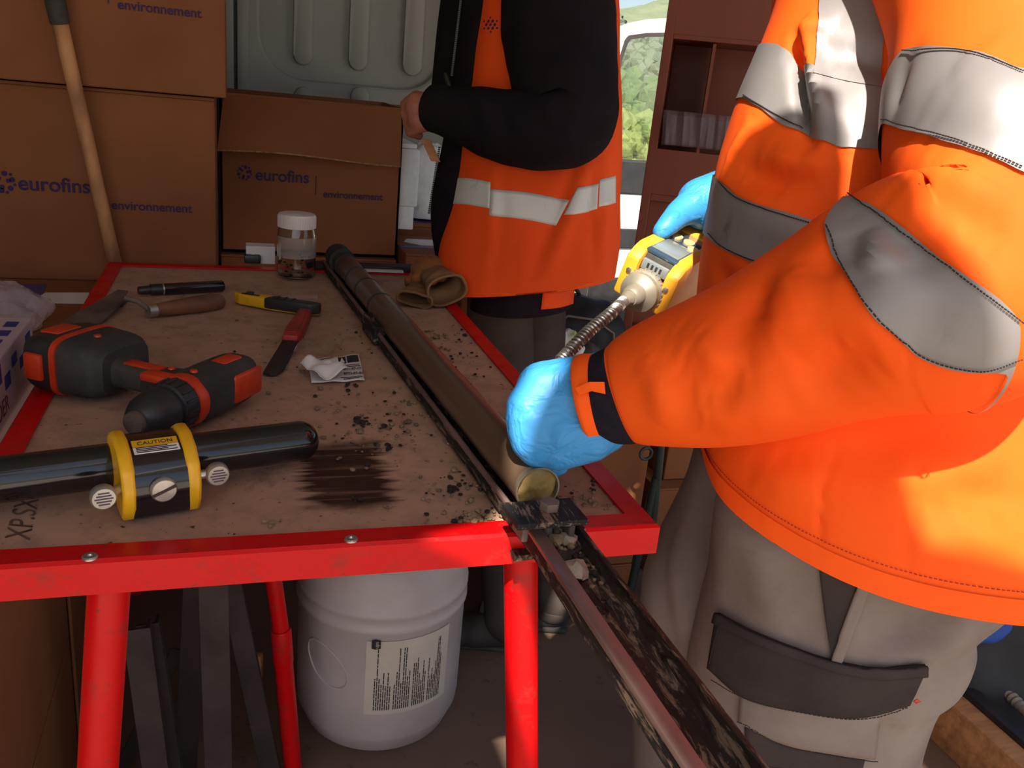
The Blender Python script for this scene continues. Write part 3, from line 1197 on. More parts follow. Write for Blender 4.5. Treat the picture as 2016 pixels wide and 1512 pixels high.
MB().prism([tuple(PZ(x, y, lpz)[:2]) for x, y in ((992, 1052), (1086, 1046), (1094, 1084), (1012, 1096))], lpz - .009, lpz, bev=.0025).build('lower_plate', 'channel', ch, smooth=False)
bk = PZ(735, 648, ZT + .02)
MB().box((-.012, -.06, -.018), (.012, .06, .022), .004, T=X4(bk + ax * .0, np.cross(ax, UP), ax, UP)).build('side_bracket', 'channel', ch, smooth=False)

ct = thing('core_tube', 'muddy plastic soil core tube lying in the channel along the table', 'core tube', tf)
r0 = .0295
MB().tube([tf + (tbk - tf) * q for q in np.linspace(0, .93, 30)], [r0 * (1 + .012 * math.sin(q * 11)) for q in range(30)], 36, caps=False).build('liner', 'liner', ct)
o = MB()
prof = [(r0 * 1.01, -.001), (r0 * 1.03, .004), (r0 * 1.03, .010), (r0 * 1.0, .012)]
sd = nrm(np.cross(ax, UP))
TC = X4(tf, sd, np.cross(ax, sd), ax)
G = np.array([[Vector((r * math.cos(q), r * math.sin(q), h)) for q in np.linspace(0, 2 * math.pi, 36, endpoint=False)] for r, h in [(r0 * .93, .004), (r0 * .95, -.002), (r0 * 1.02, -.002), (r0 * 1.03, .006), (r0, .008)]])
MB().grid(G, True, T=TC).build('liner_rim', 'liner_rim', ct, label='cloudy cut edge of the liner')
b = bmesh.new()
bmesh.ops.create_circle(b, cap_ends=True, segments=36, radius=r0 * .95)
me_ = MB()
rows = []
for i, rr in enumerate(np.linspace(0.02, 1, 9)):
    row = []
    for q in np.linspace(0, 2 * math.pi, 36, endpoint=False):
        x, y = rr * r0 * .94 * math.cos(q), rr * r0 * .94 * math.sin(q)
        row.append((x, y, .004 - .006 * (1 - rr ** 3) - .004 * noise.noise(Vector((x * 90, y * 90, 1)))))
    rows.append(row)
b.free()
me_.grid(np.array(rows), True, T=TC).build('soil_face', 'soil', ct, label='ochre clay face of the core')
for q, dr, ln in ((.90, 1.02, .05), (.945, 1.16, .075)):
    pa = tf + (tbk - tf) * q
    pb = pa + ax * ln
    nn = 14
    MB().tube([pa + (pb - pa) * i / nn for i in range(nn + 1)], [r0 * dr * (1 + .03 * math.sin(i * 2.1 + q * 9)) for i in range(nn + 1)], 28).build('end_wrap', 'rubber', ct, label='black wrapped end')
for q, dz in ((.72, .0), (.62, .0), (.80, 0)):
    pa = tf + (tbk - tf) * q
    MB().tube([pa, pa + ax * .012], r0 * 1.03, 28).build('tape_ring', 'rubber', ct)

# gravel lying in the channel
stones = [(1133, 1122, .016, 'stone', 'largest pale quartz pebble in the channel below the clamp'),
          (1118, 1063, .013, 'stone', 'white flat pebble in the channel just under the clamp'),
          (1093, 1064, .013, 'crumb', 'tan lump of gravel beside the left channel lip'),
          (1110, 1040, .015, 'stone', 'grey stone wedged under the clamp plate'),
          (1104, 1095, .011, 'crumb_dark', 'dark gravel piece above the quartz pebble')]
for i, (x, y, r_, mt, lb) in enumerate(stones):
    c = PZ(x, y, ZT + .024)
    o = MB().rock((0, 0, 0), r_, 40 + i, sub=2, sq=(1, 1.1, .7))
    o.v = [tuple(np.array(p) + c) for p in o.v]
    tag(o.build('pebble', mt, smooth=False), lb, 'stone', 'pebbles in the channel')
mb = MB()
q = random.Random(3)
for i in range(150):
    u = abs(q.gauss(0, .10))
    p = c1 + nrm(c0 - c1) * (u - .02) + side0 * q.uniform(-.02, .022) + up0 * q.uniform(.003, .012)
    mb.rock(p, q.uniform(.002, .007) * (1 - u), 100 + i, mi=q.choice((0, 1, 1)), sub=1)
tag(mb.build('gravel', ['crumb', 'crumb_dark'], smooth=False), 'fine dark gravel spilled along the channel below the clamp', 'gravel', kind='stuff')

# crumbs of soil scattered over the board
mb = MB()
q = random.Random(5)


def crumb(x, y, r, mi, sq=(1, 1, .6)):
    p = PZ(x, y, ZT)
    mb.rock((p[0], p[1], ZT + r * .35), r, int(x * 7 + y), mi=mi, sq=sq)


for i in range(520):
    a_ = q.choice(((900, 960, 70, 45), (700, 860, 110, 60), (900, 700, 60, 45), (950, 900, 60, 60), (1180, 970, 60, 30), (650, 700, 200, 90), (930, 1020, 40, 16), (860, 660, 60, 30), (780, 830, 60, 60)))
    x, y = q.gauss(a_[0], a_[2] * .6), q.gauss(a_[1], a_[3] * .6)
    p = PZ(x, y, ZT)
    if not (.04 < p[0] < W - .04 and .04 < p[1] < L - .05):
        continue
    crumb(x, y, abs(q.gauss(.0016, .0016)) + .0009, q.choice((0, 0, 1)))
for x, y, r_, mi in ((708, 830, .011, 1), (768, 882, .008, 1), (912, 912, .009, 0), (765, 1000, .006, 0), (533, 1030, .006, 0), (930, 1020, .010, 0), (945, 1022, .009, 0), (915, 1024, .007, 0), (705, 985, .006, 1), (880, 870, .006, 0), (884, 965, .008, 1), (898, 962, .007, 1), (968, 1018, .006, 0), (690, 762, .008, 1), (720, 835, .007, 1)):
    for k in range(6):
        crumb(x + q.gauss(0, 7), y + q.gauss(0, 4), r_ * q.uniform(.25, .7), mi)
tag(mb.build('soil_crumbs', ['crumb', 'crumb_dark'], smooth=False), 'loose crumbs of soil scattered over the table top', 'soil', kind='stuff')

# ================================================================== TOOLS ON THE TABLE
# --- cordless drill, lying on its side
Xd = nrm((.566, .824, 0)) * .88
Yd = nrm((-.824, .566, 0)) * .88
dr = thing('cordless_drill', 'orange and black cordless drill lying on its side at the left of the table', 'drill', mat=X4((.258, .410, ZT + .003), Xd, Yd, UP * .88))
zc = .048


def rloft(rows, name, mat, parent, axis, ex=3.2, nu=28, nv=24, label=None, caps=True):
    """rows: (pos along axis, offset1, offset2, half1, half2)"""
    rr = []
    for p, o1, o2, h1, h2 in rows:
        if axis == 0:
            rr.append(((p, o1, o2), (0, h1, 0), (0, 0, h2)))
        else:
            rr.append(((o1, p, o2), (h1, 0, 0), (0, 0, h2)))
    s_ = Soft(loft(rr, nv, nu, ex))
    return s_.mesh(caps, caps).build(name, mat, parent, local=True, label=label)


rloft([(-.035, 0, zc, .040, .040), (0, 0, zc, .043, .043), (.06, 0, zc, .043, .044), (.115, 0, zc, .040, .042), (.135, 0, zc, .030, .034)], 'motor_housing', 'rubber', dr, 0)
for s_ in (-1,):
    MB().box((.045, -.047, zc - .026), (.128, -.036, zc + .026), .006, local if False else 0).build('side_panel', 'drill_orange', dr, local=True, label='orange side panel')
MB().box((.05, -.02, zc + .036), (.105, .012, zc + .046), .006).build('top_panel', 'drill_orange', dr, local=True, label='orange vent panel')
MB().lathe([(.036, -.052), (.046, -.050), (.047, -.034), (.044, -.026), (.036, -.026)], 32, T=X4((0, 0, zc)), axis='X').build('collar', 'drill_orange', dr, local=True, label='orange collar ring')
MB().lathe([(.02, -.155), (.026, -.152), (.036, -.135), (.0405, -.11), (.041, -.095), (.037, -.092), (.037, -.085), (.042, -.083), (.043, -.052)], 36, T=X4((0, 0, zc)), axis='X').build('chuck', 'black_plastic', dr, local=True)
for k in range(16):
    q = k * math.pi / 8
    MB().box((-.080, -.002, .041), (-.054, .002, .0455), .0008, T=Matrix.Translation((0, 0, zc)) @ Matrix.Rotation(q, 4, 'X')).build('clutch_rib', 'black_plastic', dr, local=True)
MB().lathe([(.011, -.166), (.018, -.164), (.020, -.152), (.020, -.150)], 24, T=X4((0, 0, zc)), axis='X').build('chuck_nose', 'rusty', dr, local=True, label='bare metal chuck nose')
MB().lathe([(0, -.262), (.004, -.254), (.005, -.20), (.007, -.19), (.007, -.16)], 14, T=X4((0, 0, zc)) @ Matrix.Rotation(-.14, 4, 'Y'), axis='X').build('drill_bit', 'rusty', dr, local=True)
rloft([(.02, .03, zc, .040, .028), (.07, .022, zc, .030, .024), (.13, .018, zc, .027, .023), (.17, .03, zc, .034, .027), (.195, .045, zc + .004, .055, .036)], 'grip', 'rubber', dr, 1)
MB().box((-.022, .05, zc - .016), (-.002, .105, zc + .016), .007).build('trigger', 'black_plastic', dr, local=True)
MB().box((-.028, .035, zc + .012), (.004, .10, zc + .028), .006).build('trigger_guard', 'drill_orange', dr, local=True, label='orange piece over the trigger')
MB().box((.006, .085, zc + .020), (.03, .16, zc + .026), .002).build('grip_inlay', 'drill_orange', dr, local=True, label='orange inlay on the grip')
rloft([(.178, .035, zc + .004, .060, .040), (.20, .03, zc + .006, .074, .050), (.262, .03, zc + .006, .078, .054)], 'foot', 'rubber', dr, 1, ex=4.5)
rloft([(.258, .03, zc + .006, .081, .056), (.270, .03, zc + .006, .081, .056)], 'trim_ring', 'drill_orange', dr, 1, ex=4.5, nv=6, label='orange seam between grip and battery')
rloft([(.266, .03, zc + .006, .078, .054), (.31, .03, zc + .006, .078, .053), (.335, .03, zc + .006, .070, .046), (.345, .03, zc + .006, .055, .036)], 'battery', 'black_plastic', dr, 1, ex=4.5)
MB().box((-.057, .283, zc - .018), (-.045, .322, zc + .032), .008).build('battery_button', 'drill_orange', dr, local=True, label='square orange release button')
MB().box((-.01, .285, zc + .054), (.05, .325, zc + .062), .005).build('battery_button', 'drill_orange', dr, local=True, label='orange release button on the upper side')
for p in ((-.01, .0, zc + .043), (.02, .225, zc + .059), (.022, .07, zc + .026)):
    MB().lathe([(.007, 0), (.006, .003), (0, .004)], 14, T=X4(p)).build('screw_cover', 'drill_orange', dr, local=True, label='small orange screw cover')

# --- black rod with rounded end
b1 = PZ(590, 868, ZT + .040)
b0 = PZ(-120, 960, ZT + .045)
rod = thing('black_rod', 'glossy black round ended rod lying across the left front of the table', 'rod', b1)
d = nrm(b1 - b0)
pts = [b0 + d * q for q in np.linspace(0, np.linalg.norm(b1 - b0), 12)] + [b1 + d * .026 * math.sin(q) for q in np.linspace(.25, math.pi / 2, 7)]
MB().tube(pts, [.028] * 12 + [.028 * max(.02, math.cos(q)) for q in np.linspace(.25, math.pi / 2, 7)], 32).build('shaft', 'gloss_black', rod)
e_ = PZ(596, 858, ZT + .06)
MB().lathe([(.006, 0), (.005, .0015), (0, .002)], 16, T=X4(b1 + d * .008 + nrm((-.2, -.55, .8)) * .0262, None, None, None) @ Vector((0, 0, 1)).rotation_difference(Vector(nrm((-.2, -.55, .8)))).to_matrix().to_4x4()).build('red_mark', 'grip_red', rod, label='small red dot on the rounded end')

# --- black and yellow locator bracket clamped on the rod
Xb = nrm(PZ(375, 1008, ZT) - PZ(255, 1028, ZT))
Yb = np.cross(UP, Xb)
ob_ = PZ(318, 1012, ZT + .002)
lc = thing('yellow_clamp', 'black and yellow clamp housing with caution label straddling the black rod', 'clamp', mat=X4(ob_, Xb, Yb, UP))


def shield(s_):
    # profile in local (y, z): rises at the front, rounds over the rod, slopes away behind
    return [(.0 - .004 * s_, 0), (-.014 * s_, .018), (-.017 * s_, .042), (-.010 * s_, .062 * s_), (.008, .078 * s_), (.034, .086 * s_), (.062, .085 * s_), (.084, .074 * s_), (.090, .056), (.08, .04), (.05, .018), (.03, 0)]


TX = X4((0, 0, 0), (0, 1, 0), (0, 0, 1), (1, 0, 0))
hw = .037
MB().prism(shield(1.0), -hw, hw, T=TX).build('housing', 'gloss_black', lc, local=True, bevel=.004)
for s_ in (-1, 1):
    MB().prism(shield(1.07), s_ * hw - .008, s_ * hw + .008, T=TX).build('end_flange', 'yellow', lc, local=True, bevel=.004, label='yellow end flange')
T = X4((0, -.0165, .042), (1, 0, 0), (0, 0, 1), (0, -1, 0))
MB().lathe([(.0155, 0), (.0155, .004), (.0135, .007), (.0, .0075)], 28, T=T).build('slotted_screw', 'mirror', lc, local=True, label='large slotted metal screw')
MB().box((-.0016, -.0145, .0070), (.0016, .0145, .0086), T=T @ Matrix.Rotation(-1.2, 4, 'Z')).build('screw_slot', 'dark_bar', lc, local=True)
for s_, dy in ((-1, -.016), (1, .0)):
    k = MB()
    k.tube([(s_ * .040, .0, .045), (s_ * .058, dy, .045)], .006, 14)
    kn = k.build('knob_stem', 'steel', lc, local=True)
    MB().lathe([(.0125, -.007), (.0145, -.004), (.0145, .004), (.0125, .007), (0, .007)], 28, T=X4((s_ * .066, dy - .004, .045), (1, 0, 0), (0, 0, 1), (0, -1, 0))).build('knob', 'mirror', lc, local=True, label='round pale engraved knob')
    tx = MB()
    for i in range(5):
        ln = .020 - abs(i - 2) * .004
        tx.box((-ln / 2, -.007 + i * .0035 - .0008, .007), (ln / 2, -.007 + i * .0035 + .0008, .0076), T=X4((s_ * .066, dy - .004, .045), (1, 0, 0), (0, 0, 1), (0, -1, 0)))
    tx.build('engraving', 'grey_ink', lc, local=True, smooth=False)
fl = lc
fm = INV[lc.name]
zd = nrm((0, -.012, .035))


def onlc(p):
    return np.array(fm @ Vector(p))


ydir = np.array(fm.to_3x3() @ Vector(nrm((0, .026, .008))))
nlc = np.array(fm.to_3x3() @ Vector(nrm((0, -.008, .026))))
p0 = onlc((-.026, .0205, .0824))
MB().box((0, 0, 0), (.052, .012, .001), T=X4(p0 + nlc * .0004, Xb, ydir, nlc)).build('caution_strip', 'yellow', lc, smooth=False)
text('CAUTION', .040, p0 + Xb * .006 + ydir * .0025 + nlc * .0012, Xb, ydir, 'ink', lc, 'caution_lettering', lift=.0004)
MB().box((0, -.0125, 0), (.052, -.001, .001), T=X4(p0 + nlc * .0004 , Xb, ydir, nlc)).build('caution_plate', 'paper', lc, smooth=False)
tx = MB()
for i in range(4):
    tx.box((.003, -.0115 + i * .0028, .001), (.049 - (i % 2) * .010, -.0102 + i * .0028, .0014), T=X4(p0 + nlc * .0004, Xb, ydir, nlc))
tx.build('fine_print', 'ink', lc, smooth=False)

# --- knife with red grip
a = PZ(601, 618, ZT + .012)
mm = PZ(571, 672, ZT + .012)
b = PZ(527, 738, ZT + .003)
kn = thing('red_handled_knife', 'dirty blade with worn red handle lying on the table behind the sachet', 'knife', mm)
d = nrm(mm - a)
sd = np.cross(UP, d)
ln = np.linalg.norm(mm - a)
MB().prism([(0, -.014), (0, .014), (ln * .75, .019), (ln, .015), (ln, -.015), (ln * .75, -.017)], -.011, .013, T=X4(a, d, sd, UP), bev=.004).build('handle', 'grip_red', kn)
MB().prism([(.01, -.006), (.01, .008), (ln * .9, .010), (ln * .9, -.009)], .013, .0145, T=X4(a, d, sd, UP), bev=.0006).build('handle_inlay', 'grip_red', kn)
d2 = nrm(b - mm)
sd2 = np.cross(UP, d2)
l2 = np.linalg.norm(b - mm)
MB().prism([(-.01, -.015), (-.01, .015), (l2 * .5, .020), (l2 * .85, .022), (l2 * .97, .016), (l2, .004), (l2 * .97, -.010), (l2 * .5, -.012)], -.002, .002, T=X4(mm, d2, sd2, UP), bev=.0008).build('blade', 'dark_bar', kn, label='blackened blade')

# --- yellow cutter knife
a = PZ(462, 584, ZT + .014)
b = PZ(632, 610, ZT + .014)
cu_ = thing('cutter_knife', 'yellow and black utility knife lying beside the clear pipe', 'knife', (a + b) / 2)
d = nrm(b - a)
sd = np.cross(UP, d)
ln = np.linalg.norm(b - a)
MB().prism([(0, -.004), (.02, -.017), (ln * .5, -.024), (ln * .9, -.022), (ln, -.008), (ln, .010), (ln * .9, .02), (ln * .45, .016), (.02, .010), (0, .004)], -.012, .012, T=X4(a, d, sd, UP), bev=.005).build('body', 'yellow', cu_)
MB().prism([(ln * .40, -.026), (ln * .92, -.024), (ln * 1.005, -.008), (ln * 1.0, .004), (ln * .9, .008), (ln * .44, .006)], -.010, .0155, T=X4(a, d, sd, UP), bev=.004).build('grip', 'black_plastic', cu_, label='black rubber grip')
for k in range(3):
    MB().box((ln * (.5 + k * .09), -.02, .015), (ln * (.5 + k * .09) + .006, .002, .018), .001, T=X4(a, d, sd, UP)).build('grip_ridge', 'black_plastic', cu_)
MB().box((ln * .1, -.010, .011), (ln * .3, .0, .0135), .001, T=X4(a, d, sd, UP)).build('slide_slot', 'black_plastic', cu_)
MB().box((ln * .16, -.012, .013), (ln * .23, .002, .019), .002, T=X4(a, d, sd, UP)).build('slider', 'black_plastic', cu_)

# --- clear pipette tube
a = PZ(560, 584, ZT + .012)
b = PZ(626, 585, ZT + .012)
o = MB().tube([a + (b - a) * k for k in np.linspace(0, 1, 6)], .011, 18).build('vial', 'film')
tag(o, 'small clear plastic vial behind the utility knife', 'vial')

# --- marker pen
a = PZ(272, 572, ZT + .013)
b = PZ(440, 563, ZT + .013)
mk = thing('marker_pen', 'black capped marker pen at the back left of the table', 'marker', a)
d = b - a
MB().tube([a, a + d * .01, a + d * .13, a + d * .14], [.008, .0095, .0105, .0105], 20).build('cap_tip', 'black_plastic', mk)
MB().tube([a + d * .135, a + d * .145, a + d * .27], [.012, .013, .013], 20).build('cap', 'black_plastic', mk)
MB().tube([a + d * .27, a + d * .285], .0132, 20).build('ring', 'steel', mk, label='silver ring')
MB().tube([a + d * .285, a + d * .98, a + d], [.0135, .0135, .011], 20).build('barrel', 'gloss_black', mk)

# --- trowel
a = PZ(297, 612, ZT + .016)
b = PZ(442, 592, ZT + .016)
tr = thing('trowel', 'muddy pointing trowel with a worn wooden handle behind the drill', 'trowel', a)
d = b - a
MB().tube([a + d * k for k in (0, .03, .12, .35, .6, .82, .95, 1.0)], [.011, .0125, .014, .017, .0195, .020, .016, .006], 20).build('handle', 'old_wood', tr)
MB().tube([a - d * .04, a + d * .06], .0135, 18).build('ferrule', 'steel', tr, label='bright ferrule')
s1 = PZ(250, 590, ZT + .035)
MB().tube([a, a * .5 + s1 * .5 + [0, 0, .008], s1 + [0, 0, .003], PZ(238, 600, ZT + .012)], [.006, .006, .0065, .006], 12).build('tang', 'rusty', tr)
bl = [PZ(252, 572, ZT + .022), PZ(232, 570, ZT + .014), PZ(120, 634, ZT + .006), PZ(70, 655, ZT + .004), PZ(96, 665, ZT + .004), PZ(200, 632, ZT + .008), PZ(238, 600, ZT + .014)]
mb = MB()
mb.add(bl + [p - [0, 0, .003] for p in bl], [tuple(range(7)), tuple(range(13, 6, -1))] + [(i, (i + 1) % 7, 7 + (i + 1) % 7, 7 + i) for i in range(7)])
mb.build('blade', 'rusty', tr, smooth=False, label='mud smeared steel blade')

# --- sachet and clear wrapper
def crumple(c, w_, h_, xd, amp, seed, n=18, lift=0.003):
    yd = np.cross(UP, xd)
    G = np.zeros((n, n, 3))
    for i in range(n):
        for j in range(n):
            x, y = (j / (n - 1) - .5) * w_, (i / (n - 1) - .5) * h_
            z = lift + amp * (.5 + noise.noise(Vector((x * 30 + seed, y * 30, seed * 1.7)))) * 1.2
            G[i, j] = c + xd * x + yd * y + UP * max(.001, z)
    return G


q00, q10, q11, q01 = PZ(613, 757, ZT), PZ(718, 752, ZT), PZ(706, 700, ZT), PZ(606, 712, ZT)
c = (q00 + q10 + q11 + q01) / 4
sa = thing('paper_sachet', 'torn printed paper sachet lying beside the core tube', 'sachet', c)
n = 18


def onsachet(u, v_, h=0.0):
    b_ = (q00 * (1 - u) + q10 * u) * (1 - v_) + (q01 * (1 - u) + q11 * u) * v_
    return b_ + UP * (.004 + .003 * noise.noise(Vector((u * 4 + 2, v_ * 4, 3))) + h)


MB().grid(np.array([[onsachet(u, v_) for u in np.linspace(0, 1, n)] for v_ in np.linspace(0, 1, n)])).build('packet', 'paper', sa, solid=.001)


def print_patch(name, u0, u1, v0, v1, mat, h=.0008):
    mb = MB()
    mb.grid(np.array([[onsachet(u, v_, h) for u in np.linspace(u0, u1, 6)] for v_ in np.linspace(v0, v1, 6)]))
    mb.build(name, mat, sa, smooth=False)


print_patch('printed_square', .57, .72, .66, .92, 'ink')
print_patch('printed_square', .74, .97, .66, .92, 'ink')
mb = MB()
mb.add([onsachet(.60, .70, .0016), onsachet(.69, .70, .0016), onsachet(.645, .88, .0016)], [(0, 1, 2)])
mb.build('printed_triangle', 'paper', sa, smooth=False)
xd = nrm(q10 - q00)
yd = nrm(q01 - q00)
for s_, vv_ in (('2017-07-17', .36), ('2022-07-01', .18)):
    text(s_, .036, onsachet(.62, vv_, .001), nrm(onsachet(1, vv_) - onsachet(.6, vv_)), yd, 'ink', sa, 'date_print', lift=.0015, height=.012, bold=.02)
for k_, (va, ua_, ub_) in enumerate(((.56, .55, .97), (.50, .6, .97), (.10, .55, .97), (.05, .6, .9), (.80, .08, .42), (.92, .05, .5), (.72, .06, .3))):
    print_patch('fine_print', ua_, ub_, va, va + .025, 'ink')
G = crumple(onsachet(.26, .30), .062, .085, nrm(xd + .25 * yd), .016, 9, 16, .006)
MB().grid(G).build('torn_flap', 'paper', sa, solid=.001, label='crumpled torn half')
c = PZ(628, 690, ZT)
tag(MB().grid(crumple(c, .07, .11, nrm(xd - .5 * yd), .012, 5)).build('clear_wrapper', 'film', solid=.0006), 'crumpled clear plastic wrapper behind the sachet', 'wrapper')

# --- glass jar
jc = PZ(583, 546, ZT)
jc = np.array([jc[0], jc[1], ZT])
jr = thing('glass_jar', 'empty glass sample jar with a white screw lid at the back of the table', 'jar', jc)
H = .138
MB().lathe([(0, .003), (.040, .003), (.047, .008), (.0495, .018), (.0495, H - .03), (.047, H - .012), (.042, H), (.042, H + .01), (.0395, H + .01), (.0395, H), (.0445, H - .013), (.0468, H - .03), (.0468, .020), (.044, .011), (0, .009)], 48, T=X4(jc)).build('jar_body', 'glass', jr)
MB().lathe([(.0, H + .032), (.040, H + .032), (.0465, H + .030), (.048, H + .026), (.048, H - .004), (.046, H - .004), (.046, H + .02), (0, H + .02)], 48, T=X4(jc)).build('lid', 'jar_white', jr, label='white plastic screw lid')
for k in range(48):
    q = k * math.pi / 24
    MB().box((.0472, -.0011, H - .003), (.0492, .0011, H + .025), T=X4(jc) @ Matrix.Rotation(q, 4, 'Z')).build('lid_rib', 'jar_white', jr, local=False, smooth=False)
pl = MB()
Gp = np.array([[jc + [.0505 * math.cos(a_), .0505 * math.sin(a_), z] for a_ in np.linspace(-2.9, .1, 24)] for z in (.058, .112)])
pl.grid(Gp).build('frosted_band', 'frost', jr, label='pale blank label band')
q = random.Random(11)
mb = MB()
for i in range(26):
    a_ = q.uniform(0, 6.28)
    mb.rock(jc + [.0445 * math.cos(a_), .0445 * math.sin(a_), q.uniform(.02, .055)], q.uniform(.003, .007), i, sq=(1, 1, .7))
o = mb.build('soil_specks', 'crumb_dark', jr, smooth=False)
o['kind'] = 'stuff'

# --- leather work gloves
def gauntlet(name, label, cuff_c, out, up_, wr, rad_a, rad_b, length, fingers, mt):
    out = nrm(out)
    sd = nrm(np.cross(out, up_))
    upv = np.cross(sd, out)
    t_ = thing(name, label, 'glove', cuff_c, group='leather work gloves')
    rows = [(cuff_c, sd * rad_a, upv * rad_b), (cuff_c - out * .03, sd * rad_a * .96, upv * rad_b * .92), (cuff_c - out * length * .5 + upv * wr, sd * rad_a * .72, upv * rad_b * .72), (cuff_c - out * length + upv * wr, sd * rad_a * .74, upv * rad_b * .6)]
    sf = Soft(loft(rows, 26, 36, 2.6)).ripple(.003, 60, 4)
    inner = Soft(sf.G - sf.N * .0035)
    mb = sf.mesh(False, True)
    mb.grid(inner.G[:20], True, flip=True)
    n0 = len(sf.G.reshape(-1, 3))
    for j in range(36):
        mb.f.append((j, (j + 1) % 36, n0 + (j + 1) % 36, n0 + j)); mb.mi.append(0)
    mb.build('gauntlet', 'leather', t_)
    e_ = sf.G[0]
    MB().tube(list(np.vstack([e_, e_[:2]]) - out * .0005), .0028, 8, caps=False).build('hem', 'leather', t_)
    base = cuff_c - out * length + upv * wr
    caps = [(base + out * .03 + sd * .012, rad_b * .45, base - out * .03 + sd * .014, rad_b * .45), (base + out * .03 - sd * .014, rad_b * .45, base - out * .03 - sd * .014, rad_b * .45)]
    for i, (o1, ln, dz) in enumerate(fingers):
        p0 = base - out * .02 + sd * o1
        p1 = p0 - out * ln * .5 + upv * dz
        p2 = p1 - out * ln * .5 + upv * dz * .3
        caps += [(p0, .014, p1, .0135), (p1, .0135, p2, .012)]
    blob(caps, 'hand_part', mt, t_, .004, 4, label='orange worn palm and fingers')
    return t_


gc = PZ(880, 572, ZT + .045)
gauntlet('leather_glove', 'tan leather work glove with open gauntlet facing front at the right back edge', gc, nrm(P(905, 600, 2.0) - P(850, 535, 2.2)) * [1, 1, .2], nrm((-.35, -.1, 1)), .012, .050, .036, .11, [(-.030, .05, .012), (-.010, .065, .016), (.010, .06, .014), (.030, .05, .008), (.042, .02, -.02)], 'leather_orange')
gc = PZ(815, 590, ZT + .020)
gauntlet('leather_glove', 'flattened tan leather work glove lying under the open one', gc, nrm(P(800, 620, 2.0) - P(830, 545, 2.2)) * [1, 1, .1], nrm((.1, 0, 1)), .006, .042, .017, .13, [(-.028, .05, .02), (-.010, .065, .022), (.010, .06, .02), (.028, .05, .015), (.036, .02, -.01)], 'leather_orange')

# --- sheets and a stapler-like clip behind the jar
c = PY(515, 513, 1.60)
tag(MB().box((c[0] - .042, 1.57, .852), (c[0] + .035, 1.62, .90), 0).build('note_card', 'paper', smooth=False), 'white printed card standing behind the jar, left side', 'card')
c = PZ(748, 526, .86)
tag(MB().box((c[0] - .06, c[1] - .05, .856), (c[0] + .06, c[1] + .05, .860)).build('paper_sheet', 'paper', smooth=False), 'white sheet lying behind the core tube end', 'paper')
c = PY(497, 515, 1.57)
kr = thing('key_ring', 'dark padlock like clip with bright shackle beside the card', 'clip', c)
MB().box((c[0] - .022, 1.55, .855), (c[0] + .022, 1.58, .878), .004).build('body', 'black_plastic', kr)
MB().tube([c + [.015 * math.cos(q), 0, .004 + .016 * math.sin(q)] for q in np.linspace(0, math.pi, 12)], .003, 8).build('shackle', 'steel', kr)
c = PZ(640, 522, .86)
tag(MB().box((c[0] - .05, c[1] - .03, .853), (c[0] + .28, c[1] + .02, .868), .003).build('flat_bar', 'dark_bar', smooth=False), 'flat dark bar lying behind the core tube', 'bar')

# ================================================================== CARTONS
def carton(name, label, lo, hi, flaps=True, grp=None):
    t_ = thing(name, label, 'box', (lo[0], lo[1], lo[2]), group=grp or 'cardboard cartons')
    lo, hi = np.array(lo), np.array(hi)
    MB().box(lo, hi - [0, 0, .008], .004).build('carton_body', 'card', t_, smooth=False)
    my = (lo[1] + hi[1]) / 2
    MB().box((lo[0], lo[1], hi[2] - .008), (hi[0], my - .001, hi[2]), .002).build('top_flap', 'card', t_, smooth=False)
    MB().box((lo[0], my + .001, hi[2] - .008), (hi[0], hi[1], hi[2]), .002).build('top_flap', 'card', t_, smooth=False)
    return t_


def logo(c, r, Y, parent, mat='logo_ink'):
    mb = MB()
    for k in range(6):
        q = k * math.pi / 3 + .3
        for rr, s_ in ((r * .78, .24), (r * .45, .20)):
            if rr < r * .5 and k % 2:
                continue
            x, z = c[0] + rr * math.cos(q), c[2] + rr * math.sin(q)
            mb.lathe([(r * s_, 0), (r * s_, .0012), (0, .0012)], 12, T=X4((x, Y, z), (1, 0, 0), (0, 0, 1), (0, -1, 0)))
        q2 = q + math.pi / 6
        x, z = c[0] + r * .95 * math.cos(q2), c[2] + r * .95 * math.sin(q2)
        mb.lathe([(r * .14, 0), (r * .14, .0012), (0, .0012)], 12, T=X4((x, Y, z), (1, 0, 0), (0, 0, 1), (0, -1, 0)))
    mb.build('printed_logo', mat, parent)


def box_text(t_, Y, body, p_left, p_right, mat):
    a, b = PY(*p_left, Y), PY(*p_right, Y)
    a[1] = b[1] = Y
    a2 = a.copy()
    text(body, b[0] - a[0], a2, (1, 0, 0), (0, 0, 1), mat, t_, 'box_print', lift=.0015, bold=.018)


YL = 1.585
bl_ = PY(0, 556, YL)
br_ = PY(430, 522, YL)
ztop = PY(300, 183, YL)[2]
xr = PY(424, 330, YL)[0]
bxl = carton('cardboard_box', 'large brown printed carton standing at the left behind the table', (xr - .78, YL, bl_[2] + .01), (xr, YL + .36, ztop))
box_text(bxl, YL, 'eurofins', (37, 373), (178, 378), 'logo_ink')
logo(PY(6, 358, YL), .028, YL, bxl)
box_text(bxl, YL, 'environnement', (220, 411), (379, 419), 'logo_ink')
a = PY(193, 360, YL)
MB().box((a[0], YL - .0015, a[2] - .045), (a[0] + .003, YL, a[2] + .03)).build('print_bar', 'logo_ink', bxl, smooth=False)
YU = 1.545
xu = PY(444, 100, YU)[0]
zu = PY(440, 200, YU)[2]
bxu = carton('cardboard_box', 'brown printed carton stacked on top of the left one, cut by the frame', (xu - .80, YU, ztop + .004), (xu, YU + .5, ztop + .56))
box_text(bxu, YU, 'environnement', (232, 17), (397, 29), 'logo_ink')
a = PY(212, 2, YU)
